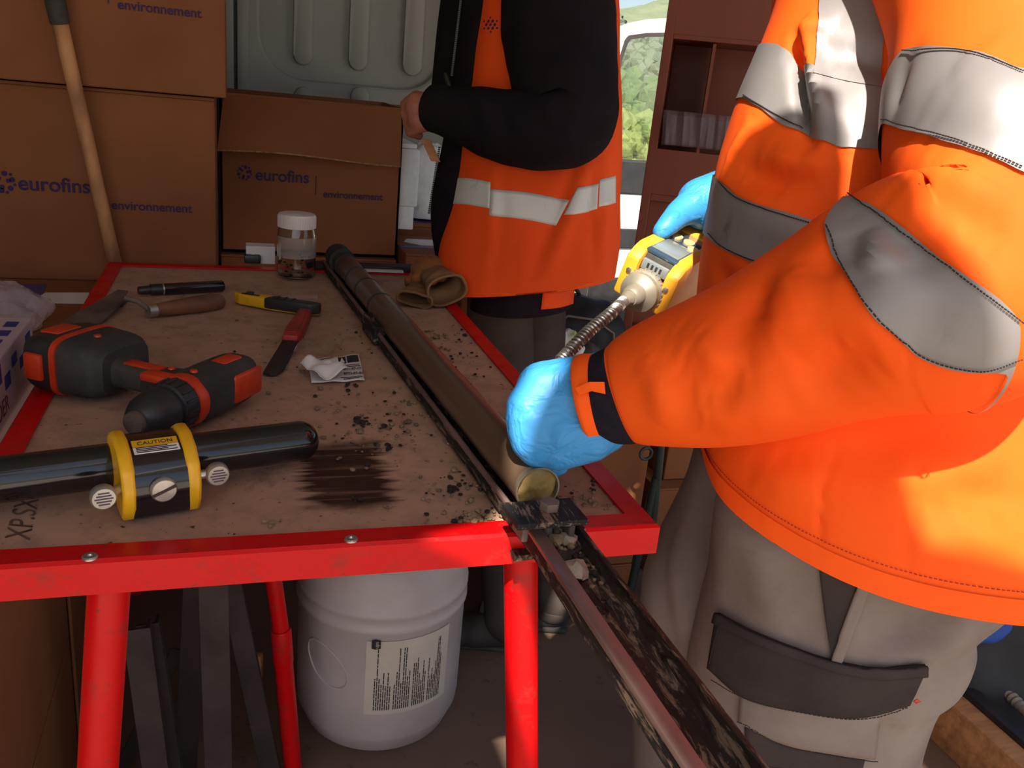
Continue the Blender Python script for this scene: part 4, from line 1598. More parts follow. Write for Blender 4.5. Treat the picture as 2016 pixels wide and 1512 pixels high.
MB().box((a[0], YU - .0015, a[2] - .005), (a[0] + .003, YU, a[2] + .08)).build('print_bar', 'logo_ink', bxu, smooth=False)
# open box in the middle, front flap folded out
YM = 1.98
zl = PY(600, 500, YM)[2]
xa, xb = PY(434, 400, YM)[0], PY(786, 400, YM)[0]
zt = PY(600, 196, YM - .01)[2]
om = thing('open_cardboard_box', 'open brown printed carton with its front flap folded out, behind the jar', 'box', (xa, YM, zl))
mb = MB()
th_ = .007
mb.box((xa, YM, zl), (xb, YM + th_, zt))
mb.box((xa, YM + .42, zl), (xb, YM + .42 + th_, zt))
mb.box((xa, YM, zl), (xa + th_, YM + .42, zt))
mb.box((xb - th_, YM, zl), (xb, YM + .42, zt))
mb.box((xa, YM, zl), (xb, YM + .42, zl + th_))
mb.build('carton_body', 'card', om, smooth=False)
# front flap: slightly curled sheet hanging outwards
n = 20
G = np.zeros((10, n, 3))
ft = [PY(440, 188, YM), PY(790, 214, YM)]
fb = [PY(428, 294, YM - .085), PY(787, 323, YM - .075)]
for i in range(10):
    for j in range(n):
        u, vv_ = j / (n - 1), i / 9
        p = (ft[0] * (1 - u) + ft[1] * u) * (1 - vv_) + (fb[0] * (1 - u) + fb[1] * u) * vv_
        G[i, j] = p + np.array([0, -.012 * math.sin(vv_ * 2.2) - .004, .006 * math.sin(u * 5) * vv_])
MB().grid(G).build('front_flap', 'card', om, solid=.006, smooth=False)
e_ = list(G[-1])
MB().tube([p + [0, .003, -.001] for p in e_], .0034, 6).build('torn_edge', 'card_edge', om, label='ragged pale torn edge of the flap')
a, b = PY(472, 178, YM + .43), PY(792, 209, YM + .43)
MB().add([a, b, b + [0, .05, -.10], a + [0, .05, -.10]], [(0, 1, 2, 3)]).build('back_flap', 'card', om, solid=.006, smooth=False)
MB().add([(xa, YM, zt), (xa, YM + .42, zt), (xa - .06, YM + .42, zt - .06), (xa - .06, YM + .02, zt - .06)], [(0, 1, 2, 3)]).build('side_flap', 'card', om, solid=.006, smooth=False)
box_text(om, YM, 'eurofins', (503, 354), (608, 361), 'logo_ink')
logo(PY(481, 340, YM), .022, YM, om)
box_text(om, YM, 'environnement', (636, 388), (753, 397), 'logo_ink')
a = PY(621, 365, YM)
MB().box((a[0], YM - .0015, a[2] - .03), (a[0] + .0025, YM, a[2] + .03)).build('print_bar', 'logo_ink', om, smooth=False)
# cartons below that carry the upper ones
carton('cardboard_box', 'brown carton under the big left one, behind the table', (xr - .80, YL - .01, ZF + .42), (xr - .002, YL + .36, bl_[2] + .006))
carton('cardboard_box', 'lowest brown carton of the left stack', (xr - .80, YL - .01, ZF), (xr - .002, YL + .36, ZF + .416))
carton('cardboard_box', 'brown carton carrying the open box', (xa - .0, YM - .03, ZF + .45), (xb - .005, YM + .5, zl - .004))
carton('cardboard_box', 'lowest brown carton below the open box', (xa - .0, YM - .03, ZF), (xb - .005, YM + .5, ZF + .446))

# carton with blue tape at the left of the table
c5 = carton('cardboard_box', 'carton sealed with blue tape and a white label, left of the table', (-.62, .22, ZF + .34), (-.022, YL - .03, .795))
zt5 = .795
a = [PZ(20, 560, zt5), PZ(92, 560, zt5), PZ(62, 632, zt5), PZ(-10, 640, zt5)]
mb = MB().add([p + [0, 0, .0012] for p in a] + [p + [0, 0, .0002] for p in a], [(0, 1, 2, 3), (7, 6, 5, 4), (0, 1, 5, 4), (1, 2, 6, 5), (2, 3, 7, 6), (3, 0, 4, 7)])
mb.build('sealing_tape', 'blue_tape', c5, smooth=False, label='blue sealing tape')
a = [PZ(80, 583, zt5), PZ(90, 577, zt5), PZ(176, 577, zt5), PZ(168, 598, zt5), PZ(95, 597, zt5)]
mb = MB().add([p + [0, 0, .0016] for p in a] + [p + [0, 0, .0002] for p in a], [(0, 1, 2, 3, 4), (9, 8, 7, 6, 5)] + [(i, (i + 1) % 5, 5 + (i + 1) % 5, 5 + i) for i in range(5)])
mb.build('address_label', 'paper', c5, smooth=False, label='white label')
carton('cardboard_box', 'brown carton under the blue taped one', (-.62, .22, ZF), (-.022, YL - .03, ZF + .336))

# white box of disposable gloves
wx = thing('disposable_glove_box', 'white box of disposable gloves with blue print at the left edge', 'box', (-.17, .33, zt5))
MB().box((-.17, .33, zt5 + .001), (-.028, .74, zt5 + .125), .003).build('carton_body', 'box_white', wx, smooth=False)
pr_b = MB()
pr_t = MB()
q = random.Random(8)
for i in range(7):
    y = .36 + i * .053
    h = q.uniform(.016, .03)
    pr_b.box((-.0285, y, zt5 + .088 - (i % 2) * .02), (-.0272, y + .036, zt5 + .088 + h - (i % 2) * .02))
    pr_t.box((-.17 + .02, y, zt5 + .1245), (-.17 + .05 + q.uniform(0, .05), y + .02, zt5 + .1262))
    pr_t.box((-.06, y, zt5 + .1245), (-.045 + q.uniform(0, .01), y + .03, zt5 + .1262))
for b_, n_ in ((pr_b, 'side_print'), (pr_t, 'top_print')):
    o = b_.build(n_, 'blue_ink', wx, smooth=False)
    o['kind'] = 'stuff'
text('POWDER', .16, (-.0282, .37, zt5 + .035), (0, 1, 0), (0, 0, 1), 'red_ink', wx, 'red_print', lift=.001)
# crumpled clear bag on that carton
c = PZ(30, 640, zt5)
sf = Soft(loft([((c[0] - .1, c[1], zt5 + .004), (.16, 0, 0), (0, .16, 0)), ((c[0] - .1, c[1], zt5 + .03), (.17, 0, 0), (0, .15, 0)), ((c[0] - .09, c[1] + .01, zt5 + .07), (.12, 0, 0), (0, .10, 0)), ((c[0] - .08, c[1] + .02, zt5 + .09), (.04, 0, 0), (0, .03, 0))], 26, 48)).ripple(.012, 45, 5).ripple(.005, 110, 8)
sf.G[..., 2] = np.maximum(sf.G[..., 2], zt5 + .002)
tag(sf.mesh(True, True).build('plastic_bag', 'bag'), 'crumpled clear plastic bag on the blue taped carton', 'bag')

# carton standing under the table at the left
a = PY(140, 1200, .80)
cu5 = carton('cardboard_box', 'tall brown carton under the left end of the table', (-.02 + 0, .80, ZF), (a[0], 1.25, .70))

# --- long wooden handle leaning on the cartons
ha = PY(108, 0, YU - .045)
hb = PY(226, 516, 1.55)
hd = nrm(ha - hb)
hn = thing('wooden_handled_tool', 'long wooden tool handle leaning against the left cartons', 'tool', hb)
f0 = hb + hd * (np.linalg.norm(ha - hb) * .925)
low = hb - hd * ((hb[2] - ZF) / hd[2])
low[1] = 1.553
pts = [low] + [hb + (f0 - hb) * k for k in np.linspace(0, 1, 8)]
MB().tube(pts, [.017, .0172, .0168, .0174, .017, .0178, .0172, .018, .018], 18).build('shaft', 'handle_wood', hn)
MB().tube([f0 - hd * .005, f0, f0 + hd * .045, f0 + hd * .05], [.02, .0225, .023, .021], 20).build('ferrule', 'rubber', hn, label='black ferrule')
MB().tube([f0 + hd * .05, f0 + hd * .06, f0 + hd * .20], [.030, .033, .030], 20).build('socket', 'conduit', hn, label='grey socket')

# ================================================================== UNDER THE TABLE
bf = PZ(734, 1482, ZF)
rb = .15
bc = np.array([bf[0] + .03, bf[1] + rb * .98, ZF])
bu = thing('plastic_drum', 'white plastic drum with a dirty transport label under the table', 'drum', bc)
sc_ = 1.17
prof = [(0, 0), (.10, 0), (.128, .006), (.15, .03), (.163, .07), (.166, .078), (.166, .092), (.168, .098), (.168, .20), (.168, .362), (.172, .368), (.172, .378), (.1695, .382), (.1695, .402), (.172, .406), (.172, .416), (.168, .422), (.166, .47), (.155, .50), (.15, .51), (.155, .515), (.155, .53), (.14, .535), (0, .535)]
prof = [(r * sc_, h * .98) for r, h in prof]
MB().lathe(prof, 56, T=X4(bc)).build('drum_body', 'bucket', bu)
tag(MB().lathe([(.16 * sc_, .505), (.163 * sc_, .508), (.163 * sc_, .54), (.12 * sc_, .545), (0, .545)], 48, T=X4(bc)).build('drum_lid', 'bucket', bu))


def bang(x, y):
    """angle and height on the drum wall seen at picture point"""
    d_ = ray(x, y)
    R_ = .168 * sc_ + .001
    o_ = CAM - bc
    A_ = d_[0] ** 2 + d_[1] ** 2
    B_ = 2 * (o_[0] * d_[0] + o_[1] * d_[1])
    C_ = o_[0] ** 2 + o_[1] ** 2 - R_ ** 2
    dd = max(B_ * B_ - 4 * A_ * C_, 0)
    t_ = (-B_ - math.sqrt(dd)) / (2 * A_)
    p_ = o_ + d_ * t_
    return math.atan2(p_[1], p_[0]), p_[2]


def onbucket(a_, z_, off=.0015):
    R_ = .168 * sc_ + off
    return bc + np.array([R_ * math.cos(a_), R_ * math.sin(a_), z_])


al, z1 = bang(722, 1262)
ar, z2 = bang(884, 1238)
_, z3 = bang(712, 1405)
G = np.array([[onbucket(al + (ar - al) * u, z_) for u in np.linspace(0, 1, 24)] for z_ in np.linspace(z3, z1, 8)])
lb = MB().grid(G).build('transport_label', 'label', bu, label='dirty white transport label')
tx = MB()
q = random.Random(4)
for k in range(34):
    u = .10 + k * .0235
    if k in (8, 17, 25):
        continue
    zz0, zz1 = z3 + .012, z3 + (z1 - z3) * q.choice((.42, .5, .58, .66, .4, .72, .9))
    z_ = zz0
    while z_ < zz1:
        e_ = min(zz1, z_ + q.uniform(.006, .022))
        aa = al + (ar - al) * u
        ab = al + (ar - al) * (u + .011)
        tx.add([onbucket(aa, z_, .0024), onbucket(ab, z_, .0024), onbucket(ab, e_, .0024), onbucket(aa, e_, .0024)], [(0, 1, 2, 3)])
        z_ = e_ + .0018
o = tx.build('label_print', 'ink', lb, smooth=False)
o['kind'] = 'stuff'
a_, z_ = bang(741, 1268)
pc_ = onbucket(a_, z_, .003)
tn = np.array([-math.sin(a_), math.cos(a_), 0])
nn_ = np.array([math.cos(a_), math.sin(a_), 0])
if np.dot(tn, RX) < 0:
    tn = -tn
TS = X4(pc_, UP, -tn, nn_)
MB().prism([(-.010, .010), (-.002, .0125), (.010, .010), (.010, -.010), (-.002, -.0125), (-.010, -.010)], 0, .0012, T=X4(pc_, -UP, tn, nn_) if False else X4(pc_, tn, UP, nn_)).build('shield_mark', 'ink', lb, smooth=False)
text('ups', .016, pc_ + tn * .005 - UP * .008, UP, -tn, 'label', lb, 'shield_lettering', lift=.0022)
# embossed oval
ae, ze = bang(640, 1308)
G = np.array([onbucket(ae + .30 * math.cos(q_), ze + .048 * math.sin(q_) - .02 * math.cos(q_), .001) for q_ in np.linspace(0, 2 * math.pi, 40)])
MB().tube(list(G), .0022, 8, caps=False).build('embossed_oval', 'bucket', bu)

# angle bars leaning under the table
bars = [((268, 1240), (305, 1512), .45, .044, 'leftmost dark steel bar under the table, next to the red leg'),
        ((290, 1230), (335, 1512), .52, .038, 'round topped dark bar second from the left under the table'),
        ((385, 1150), (365, 1512), .60, .044, 'dark steel bar in the middle of the bundle under the table'),
        ((420, 1160), (430, 1512), .48, .050, 'wide dark bar with a hollow end in the bundle under the table'),
        ((455, 1160), (530, 1512), .62, .040, 'dark bar slanting to the right beside the telescopic leg'),
        ((350, 1280), (240, 1512), .70, .026, 'thin dark bar slanting to the left at the back of the bundle')]
for (a, b, Y, wd, lb_) in bars:
    pa, pb = PY(*a, Y), PY(*b, Y)
    d = nrm(pa - pb)
    e = pb - d * ((pb[2] - ZF) / d[2])
    top = pa if a[1] > 1170 else pa + d * .14
    sd = nrm(np.cross(d, (0, 1, 0)))
    fw_ = np.cross(sd, d)
    if fw_[1] < 0:
        fw_ = -fw_
        sd = -sd
    t_ = thing('steel_bar', lb_, 'bar', e, group='dark steel bars under the table')
    ln = np.linalg.norm(top - e)
    T = X4(e, sd, fw_, d)
    MB().prism([(-wd / 2, 0), (wd / 2, 0), (wd / 2, .006), (-wd / 2 + .006, .006), (-wd / 2 + .006, .03), (-wd / 2, .03)], .0, ln, T=T, bev=.001).build('angle_profile', 'dark_bar', t_, smooth=False)
c = PY(507, 1308, .9)
tag(MB().box((-.012, -.01, -.04), (.012, .01, .03), .005, T=X4(c, RX, FY, UP)).build('wood_scrap', 'plank'), 'small pale wooden peg among the dark bars', 'scrap')

# ================================================================== SHELF UNIT AND THINGS AT THE RIGHT
ys = 1.85
pe = PY(1275, 300, ys)
SX = nrm((.88, -.47, 0))
SY = nrm((.47, .88, 0))
sh = thing('shelf_unit', 'tall dark brown shelf unit behind the foreground worker', 'shelf', mat=X4((pe[0], pe[1], ZF), SX, SY, UP))


def onshelf(x, y, off=0.0):
    """local (along, height) where the picture point meets the unit's front plane"""
    o_, d_ = CAM - np.array([pe[0], pe[1], ZF]), ray(x, y)
    k_ = (off - o_.dot(SY)) / d_.dot(SY)
    q_ = o_ + d_ * k_
    return q_.dot(SX), q_[2]


SH = 2.2
MB().box((0, 0, 0), (.03, .34, SH), .002).build('side_board', 'shelf', sh, local=True, smooth=False)
MB().box((.80, 0, 0), (.83, .34, SH), .002).build('side_board', 'shelf', sh, local=True, smooth=False)
MB().box((.0, .32, 0), (.83, .34, SH)).build('back_board', 'shelf', sh, local=True, smooth=False)
hz = [onshelf(1400, 66)[1], onshelf(1345, 225)[1] - .0, onshelf(1345, 388)[1], onshelf(1240, 640)[1]]
for z in (hz[0], hz[2], hz[3]):
    MB().box((.03, .004, z - .025), (.80, .32, z), .002).build('shelf_board', 'shelf', sh, local=True, smooth=False)
MB().box((.03, .0, hz[0] - .01), (.80, .014, SH), .0).build('upper_panel', 'shelf', sh, local=True, smooth=False)
zm = onshelf(1345, 298)[1]
MB().box((.03, .0, hz[2]), (.80, .014, zm), .0).build('drawer_front', 'shelf', sh, local=True, smooth=False)
MB().box((.03, .05, hz[3]), (.80, .064, hz[2] - .03), .0).build('lower_panel', 'shelf', sh, local=True, smooth=False)
MB().box((.16, .0, zm), (.17, .30, hz[0] - .03), .0).build('divider', 'shelf', sh, local=True, smooth=False)
# clear pouch of papers
ua, za_ = onshelf(1312, 216, -.012)
ub, zb_ = onshelf(1305, 284, -.012)
pt_ = thing('document_pouch', 'clear plastic pouch of papers pinned to the brown shelf', 'pouch', mat=X4(np.array([pe[0], pe[1], ZF]) + SX * ua + UP * zb_, SX, SY, UP))
n = 24
G = np.zeros((8, n, 3))
for i in range(8):
    for j in range(n):
        u, v_ = j / (n - 1), i / 7
        G[i, j] = (.26 * u - .008 * v_, -.022 - .006 * math.sin(u * 26 + v_) - .004 * math.sin(u * 57), (za_ - zb_) * v_)
mb = MB()
mb.grid(G)
mb.build('pouch_film', 'pouch', pt_, local=True, solid=.001)
MB().box((.015, -.012, .004), (.15, -.008, za_ - zb_ - .014)).build('papers', 'shaded_paper', pt_, local=True, smooth=False)
MB().box((.16, -.010, .004), (.25, -.006, za_ - zb_ - .018)).build('papers', 'shaded_paper', pt_, local=True, smooth=False)

# car door beyond the gap
Yc = 4.8
cd_ = thing('car_door', 'white open car door with a dark sealed window outside the gap', 'car door', PY(1240, 560, Yc))


def cpt(L_):
    return [PY(x, y, Yc) for x, y in L_]


inner = [(1206, 160), (1216, 115), (1226, 78), (1234, 70), (1270, 66), (1320, 64), (1400, 62), (1400, 318), (1196, 318)]
outer_ = [(1170, 330), (1180, 200), (1200, 95), (1212, 55), (1240, 45), (1275, 38), (1320, 36), (1440, 34), (1440, 330)]
mi_ = cpt(inner)
mo_ = cpt(outer_)


def xz(L_):
    return [(p[0], p[2]) for p in L_]


T = X4((0, Yc, 0), (1, 0, 0), (0, 0, 1), (0, -1, 0))
uo = xz(cpt([(1170, 330), (1182, 200), (1200, 95), (1212, 55), (1240, 45), (1275, 38), (1320, 36), (1440, 33)]))
ui = xz(cpt([(1440, 64), (1320, 65), (1270, 66), (1234, 71), (1227, 80), (1216, 116), (1207, 165), (1198, 330)]))
MB().prism(uo + ui, -.03, .03, T=T).build('window_frame', 'white_paint', cd_, smooth=False, bevel=.01)
so = xz(cpt([(1198, 330), (1207, 165), (1216, 116), (1227, 80), (1234, 71), (1270, 66), (1320, 65), (1440, 64)]))
si = xz(cpt([(1440, 71), (1320, 72), (1272, 73), (1239, 78), (1233, 86), (1222, 119), (1213, 167), (1206, 330)]))
MB().prism(so + si, -.02, .025, T=T).build('window_seal', 'rubber', cd_, smooth=False)
MB().prism(xz(cpt([(1206, 330), (1213, 167), (1222, 119), (1233, 86), (1239, 78), (1272, 73), (1320, 72), (1440, 71), (1440, 330)])), -.004, .0, T=T).build('window_pane', 'pane', cd_, smooth=False)
MB().prism(xz(cpt([(1165, 312), (1440, 326), (1440, 392), (1160, 376)])), -.05, .05, T=T).build('sill', 'bag_black', cd_, smooth=False, bevel=.008)
MB().prism(xz(cpt([(1160, 376), (1440, 392), (1440, 458), (1155, 448)])), -.04, .04, T=T).build('door_panel', 'white_paint', cd_, smooth=False, bevel=.01)
MB().prism(xz(cpt([(1155, 446), (1440, 456), (1440, 492), (1150, 484)])), -.03, .055, T=T).build('rubbing_strip', 'bag_black', cd_, smooth=False, bevel=.006)
MB().prism(xz(cpt([(1150, 484), (1440, 492), (1440, 545), (1148, 545)])), -.03, .04, T=T).build('door_panel', 'white_paint', cd_, smooth=False, bevel=.01)
MB().prism(xz(cpt([(1148, 545), (1440, 545), (1440, 640), (1140, 640)])), -.03, .05, T=T).build('lower_trim', 'black_plastic', cd_, smooth=False, bevel=.01)
MB().prism(xz(cpt([(1140, 640), (1440, 640), (1440, 760), (1130, 760)])), -.03, .03, T=T).build('step', 'white_paint', cd_, smooth=False)
for k in range(4):
    a = cpt([(1180, 650 + k * 9), (1300, 652 + k * 9)])
    MB().tube([a[0] - [0, .034, 0], a[1] - [0, .034, 0]], .006, 8).build('step_tread', 'white_paint', cd_)
# a steel post by the bag
a = PY(1148, 560, 2.5)
struct('trim_5', MB().box((a[0] - .022, 2.49, ZF), (a[0] + .022, 2.52, .93), .003), 'white_paint', smooth=False)

# backpack
c = P(1145, 650, 3.05)
bp_ = thing('backpack', 'black nylon backpack beside the printed carton', 'bag', (c[0], c[1], ZF))
sf = Soft(loft([((c[0], c[1], ZF + .25), RX * .16, FY * .1), ((c[0], c[1], c[2] - .2), RX * .175, FY * .12), ((c[0], c[1], c[2]), RX * .16, FY * .12), ((c[0] - .01, c[1], c[2] + .08), RX * .12, FY * .09), ((c[0] - .02, c[1], c[2] + .12), RX * .04, FY * .03)], 30, 40, 2.8)).ripple(.006, 30, 3)
sf.mesh(True, True).build('bag_body', 'bag_black', bp_)
MB().tube([c + RX * x_ + UP * z_ - FY * .115 for x_, z_ in ((-.13, -.15), (-.12, .02), (-.06, .075), (.03, .07), (.10, .03), (.13, -.15))], .004, 8).build('piping', 'conduit', bp_, label='grey piping')
MB().tube([c + RX * (-.05 + .03 * math.cos(q)) + UP * (.11 + .035 * math.sin(q)) for q in np.linspace(0, math.pi, 9)], .007, 8).build('handle_loop', 'bag_black', bp_)
# stool / crate that carries it
carton('cardboard_box', 'low brown carton under the backpack', (c[0] - .17, c[1] - .12, ZF), (c[0] + .17, c[1] + .10, ZF + .248))
# bits of packaging in front of the backpack
for i, (x, y, r_, mt, nm, lb_) in enumerate(((1108, 672, .05, 'green_pack', 'crisp_packet', 'green and white crumpled packet below the backpack'), (1135, 690, .035, 'paper', 'paper_scrap', 'white crumpled paper scrap by the backpack'), (1160, 690, .03, 'rubber', 'dark_clump', 'dark crumpled cloth by the backpack'), (1168, 700, .016, 'drill_orange', 'orange_cap', 'small orange cap among the litter by the backpack'))):
    p = P(x, y, 2.78)
    sf = Soft(loft([(p + UP * (-r_ * .9), RX * r_ * .6, FY * r_ * .6), (p - UP * r_ * .3, RX * r_ * 1.1, FY * r_ * .9), (p + UP * r_ * .4, RX * r_ * .9, FY * r_ * .8), (p + UP * r_ * .8, RX * r_ * .3, FY * r_ * .3)], 18, 28)).ripple(r_ * .15, 3 / r_, i)
    tag(sf.mesh(True, True).build(nm, mt), lb_, 'litter')
p = P(1135, 760, 2.74)
zt_ = P(1130, 712, 2.78)[2]
carton('cardboard_box', 'brown carton carrying the litter behind the gloved hand', (p[0] - .08, p[1] - .06, ZF), (p[0] + .08, p[1] + .07, zt_ - .02))
# carton behind the second person, print cut off
Ye = 1.62
xe = PY(1082, 650, Ye)[0]
ec = carton('cardboard_box', 'brown carton with cut off print right behind the second person', (xe - .30, Ye, ZF + .2), (xe + .012, Ye + .22, PY(1085, 605, Ye)[2] + .03))
a, b = PY(958, 686, Ye), PY(1070, 686, Ye)
text('environnement', (PY(1071, 686, Ye)[0] - PY(948, 684, Ye)[0]), (PY(948, 684, Ye)[0], Ye, PY(1060, 684, Ye)[2]), (1, 0, 0), (0, 0, 1), 'logo_ink', ec, 'box_print', lift=.0015)
carton('cardboard_box', 'low brown carton below the one with cut off print', (xe - .30, Ye, ZF), (xe + .012, Ye + .22, ZF + .196))

# cartons and green trestle tubes below the arm
Yk = 1.30
a = PY(1190, 900, Yk)
b = PY(1278, 900, Yk)
carton('cardboard_box', 'brown carton below the arm, left of the green tubes', (a[0] - .02, Yk, ZF + .1), (b[0], Yk + .14, a[2] + .12))
carton('cardboard_box', 'low carton under the one left of the green tubes', (a[0] - .02, Yk, ZF), (b[0], Yk + .14, ZF + .096))
a = PY(1305, 900, Yk + .1)
b = PY(1440, 900, Yk + .1)
carton('cardboard_box', 'brown carton below the arm, right of the green tubes', (a[0], Yk + .1, ZF), (b[0] + .1, Yk + .4, PY(1360, 960, Yk + .1)[2]))
a2 = PY(1340, 900, Yk + .2)
carton('cardboard_box', 'tilted looking carton on top of the right one below the arm', (a[0] + .05, Yk + .16, PY(1360, 960, Yk + .1)[2] + .003), (b[0] + .1, Yk + .4, a2[2] + .14))
gt = thing('tube_trestle', 'dark green tubular trestle standing below the arm', 'trestle', PZ(1260, 1230, ZF))
for (x0_, y0_), (x1_, y1_), Y in (((1300, 880), (1262, 1250), 1.18), ((1278, 1000), (1235, 1190), 1.18)):
    pa, pb = PY(x0_, y0_, Y), PY(x1_, y1_, Y)
    d = nrm(pa - pb)
    pb = pb - d * ((pb[2] - ZF) / d[2])
    MB().tube([pb, pa + d * .1], .013, 14).build('tube', 'hose_green', gt)
c = PY(1272, 893, 1.17)
MB().tube([c + np.array([.018 * math.cos(q), 0, .018 * math.sin(q)]) for q in np.linspace(0, 2 * math.pi, 20)], .005, 8, caps=False).build('ring', 'hose_green', gt)
tag(MB().rock(PY(1298, 1130, 1.25), .05, 5, sub=3, sq=(.8, .8, 1.2)).build('dark_rag', 'trouser_dark'), 'dark patterned rag hanging behind the green trestle', 'rag')

# lower right clutter beyond the trousers
p = PZ(1955, 1300, ZF + .2)
p = p + [.15, .1, 0]
cl = Soft(loft([((p[0], p[1], ZF + .0), RX * .30, FY * .22), ((p[0], p[1], ZF + .15), RX * .30, FY * .22), ((p[0], p[1], ZF + .33), RX * .24, FY * .18), ((p[0], p[1], ZF + .42), RX * .10, FY * .08)], 26, 44, 2.6)).ripple(.012, 22, 6)
tag(cl.mesh(True, True).build('tool_bag', 'bag_black'), 'black tool bag on the floor beyond the grey trousers', 'bag')
G = cl.patch([(1905, 1195), (1960, 1185), (2000, 1195)], [(1920, 1265), (1960, 1262), (1990, 1240)], .006, 14, 8)
tag(MB().grid(G).build('blue_cloth', 'blue_cloth', solid=.004), 'blue cloth lying on the black tool bag', 'cloth')
pts = [PZ(1890, 1262, ZF + .17), PZ(1940, 1312, ZF + .16), PZ(1985, 1365, ZF + .15), PZ(2045, 1425, ZF + .15)]
pts = spline(pts, 44)
cdn = thing('ribbed_conduit', 'grey ribbed conduit lying along the metal rail at lower right', 'conduit', pts[0])
MB().tube(list(pts), [.016 if i % 2 else .013 for i in range(44)], 14).build('hose', 'conduit', cdn)

# ================================================================== SECOND PERSON (dark jacket under orange vest)
p2 = thing('person', 'person in dark jacket and orange vest with pale bands, writing behind the table', 'person', (1.13, 1.27, ZF))
tD = 2.36
left = [(-260, 935), (-120, 925), (0, 915), (150, 897), (280, 872), (380, 852), (450, 850), (545, 866)]
rows = []
for y, xl in left:
    pt0 = P(xl, y, tD)
    pr0 = P({-260: 1190, -120: 1205, 0: 1212, 150: 1216, 280: 1218, 380: 1214, 450: 1214, 545: 1200}[y], y, tD)
    c = (pt0 + pr0) / 2
    rows.append((c, (pr0 - pt0) / 2, FY * (.145 if y > -200 else .12)))
jk = Soft(loft(rows, 60, 80, 2.3))
jk.mesh(True, True).build('jacket', 'black_jacket', p2, label='dark jacket')
rows = []
vl = [(-220, 960), (0, 945), (150, 925), (280, 905), (380, 888), (470, 870), (565, 868)]
vr = {-220: 1205, 0: 1214, 150: 1219, 280: 1221, 380: 1218, 470: 1218, 565: 1208}
for y, xl in vl:
    yr = y - (28 if y > 500 else 0)
    pt0 = P(xl, y, tD - .02)
    pr0 = P(vr[y], yr, tD - .02)
    c = (pt0 + pr0) / 2
    rows.append((c, (pr0 - pt0) / 2, FY * .165))
vt = Soft(loft(rows, 110, 150, 2.4)).ripple(.003, 16, 2)
vt.crease([([(965, 300), (960, 420), (945, 560)], .014, .006), ([(980, 300), (978, 420), (965, 555)], .014, -.005),
           ([(1140, 330), (1100, 440), (1050, 540)], .014, -.014), ([(1165, 330), (1125, 440), (1075, 545)], .018, .014),
           ([(1175, 340), (1175, 420), (1180, 530)], .010, -.010), ([(1200, 340), (1200, 430), (1195, 530)], .012, .008), ([(1040, 480), (1020, 560)], .015, .006)])
vs_ = vt.mesh(False, True)
vs_.build('vest', 'orange2', p2, label='orange high visibility vest', solid=.004)
for top, bot in (([(892, 351), (925, 352), (967, 359)], [(886, 401), (925, 404), (965, 411)]),
                 ([(967, 373), (1040, 380), (1122, 396)], [(964, 425), (1030, 432), (1096, 445)]),
                 ([(1136, 371), (1160, 365), (1177, 362)], [(1112, 424), (1145, 420), (1174, 412)]),
                 ([(1179, 354), (1195, 350), (1209, 346)], [(1177, 408), (1195, 404), (1209, 400)])):
    G = vt.patch(top, bot, .005, 20, 8)
    MB().grid(G).build('reflective_band', 'tape_white', p2, solid=.002, label='pale reflective band')
G = vt.patch([(868, 558), (960, 570), (1040, 581), (1110, 572), (1206, 538)], [(868, 563), (960, 576), (1040, 587), (1110, 578), (1206, 544)], .004, 40, 3)
MB().grid(G).build('vest_hem', 'orange', p2, solid=.003, label='bound hem of the vest')
# logo on the vest chest
mb = MB()
for i in range(7):
    q = i * math.pi / 3
    x, y = (968 + 8 * math.cos(q), 50 + 8 * math.sin(q)) if i < 6 else (968, 50)
    h = vt.hit(x, y)
    if h:
        p, nn, _ = h
        zx = Vector((0, 0, 1)).rotation_difference(Vector(nn)).to_matrix().to_4x4()
        mb.lathe([(.0042, 0), (.0042, .002), (0, .002)], 10, T=Matrix.Translation(Vector(p + nn * .003)) @ zx)
        x2, y2 = 968 + 14 * math.cos(q + .5), 50 + 14 * math.sin(q + .5)
        h2 = vt.hit(x2, y2)
        if h2:
            p, nn, _ = h2
            mb.lathe([(.0028, 0), (.0028, .002), (0, .002)], 10, T=Matrix.Translation(Vector(p + nn * .003)) @ zx)
mb.build('vest_logo', 'logo_ink', p2, label='small dotted grey blue emblem on the chest')
# lower inner jacket hem
a0, a1 = P(930, 580, tD), P(1130, 560, tD)
b0_, b1_ = P(925, 602, tD), P(1128, 598, tD)
c, c2_ = (a0 + a1) / 2, (b0_ + b1_) / 2
il = Soft(loft([(c + UP * .10, (a1 - a0) / 2, FY * .15), (c, (a1 - a0) / 2, FY * .15), (c2_, (b1_ - b0_) / 2, FY * .15)], 12, 60))
il.mesh(False, True).build('jacket_hem', 'black_jacket', p2)
G = il.patch([(1068, 572), (1100, 570), (1129, 562)], [(1064, 610), (1100, 606), (1126, 598)], .004, 12, 5)
MB().grid(G).build('orange_hem_piece', 'orange2', p2, solid=.002, label='orange lower jacket edge')
# zip teeth down the front edge
mb = MB()
for y in range(0, 150, 4):
    h = P(908 - y * .12, y, tD)
    mb.box((-.003, -.003, -.002), (.003, .003, .002), T=X4(h - FY * .01, RX, FY, UP))
for y in range(290, 420, 4):
    h = P(866 - (y - 290) * .16, y, tD)
    mb.box((-.003, -.003, -.002), (.003, .003, .002), T=X4(h - FY * .01, RX, FY, UP))
o = mb.build('zip_teeth', 'black_plastic', p2, smooth=False)
o['kind'] = 'stuff'
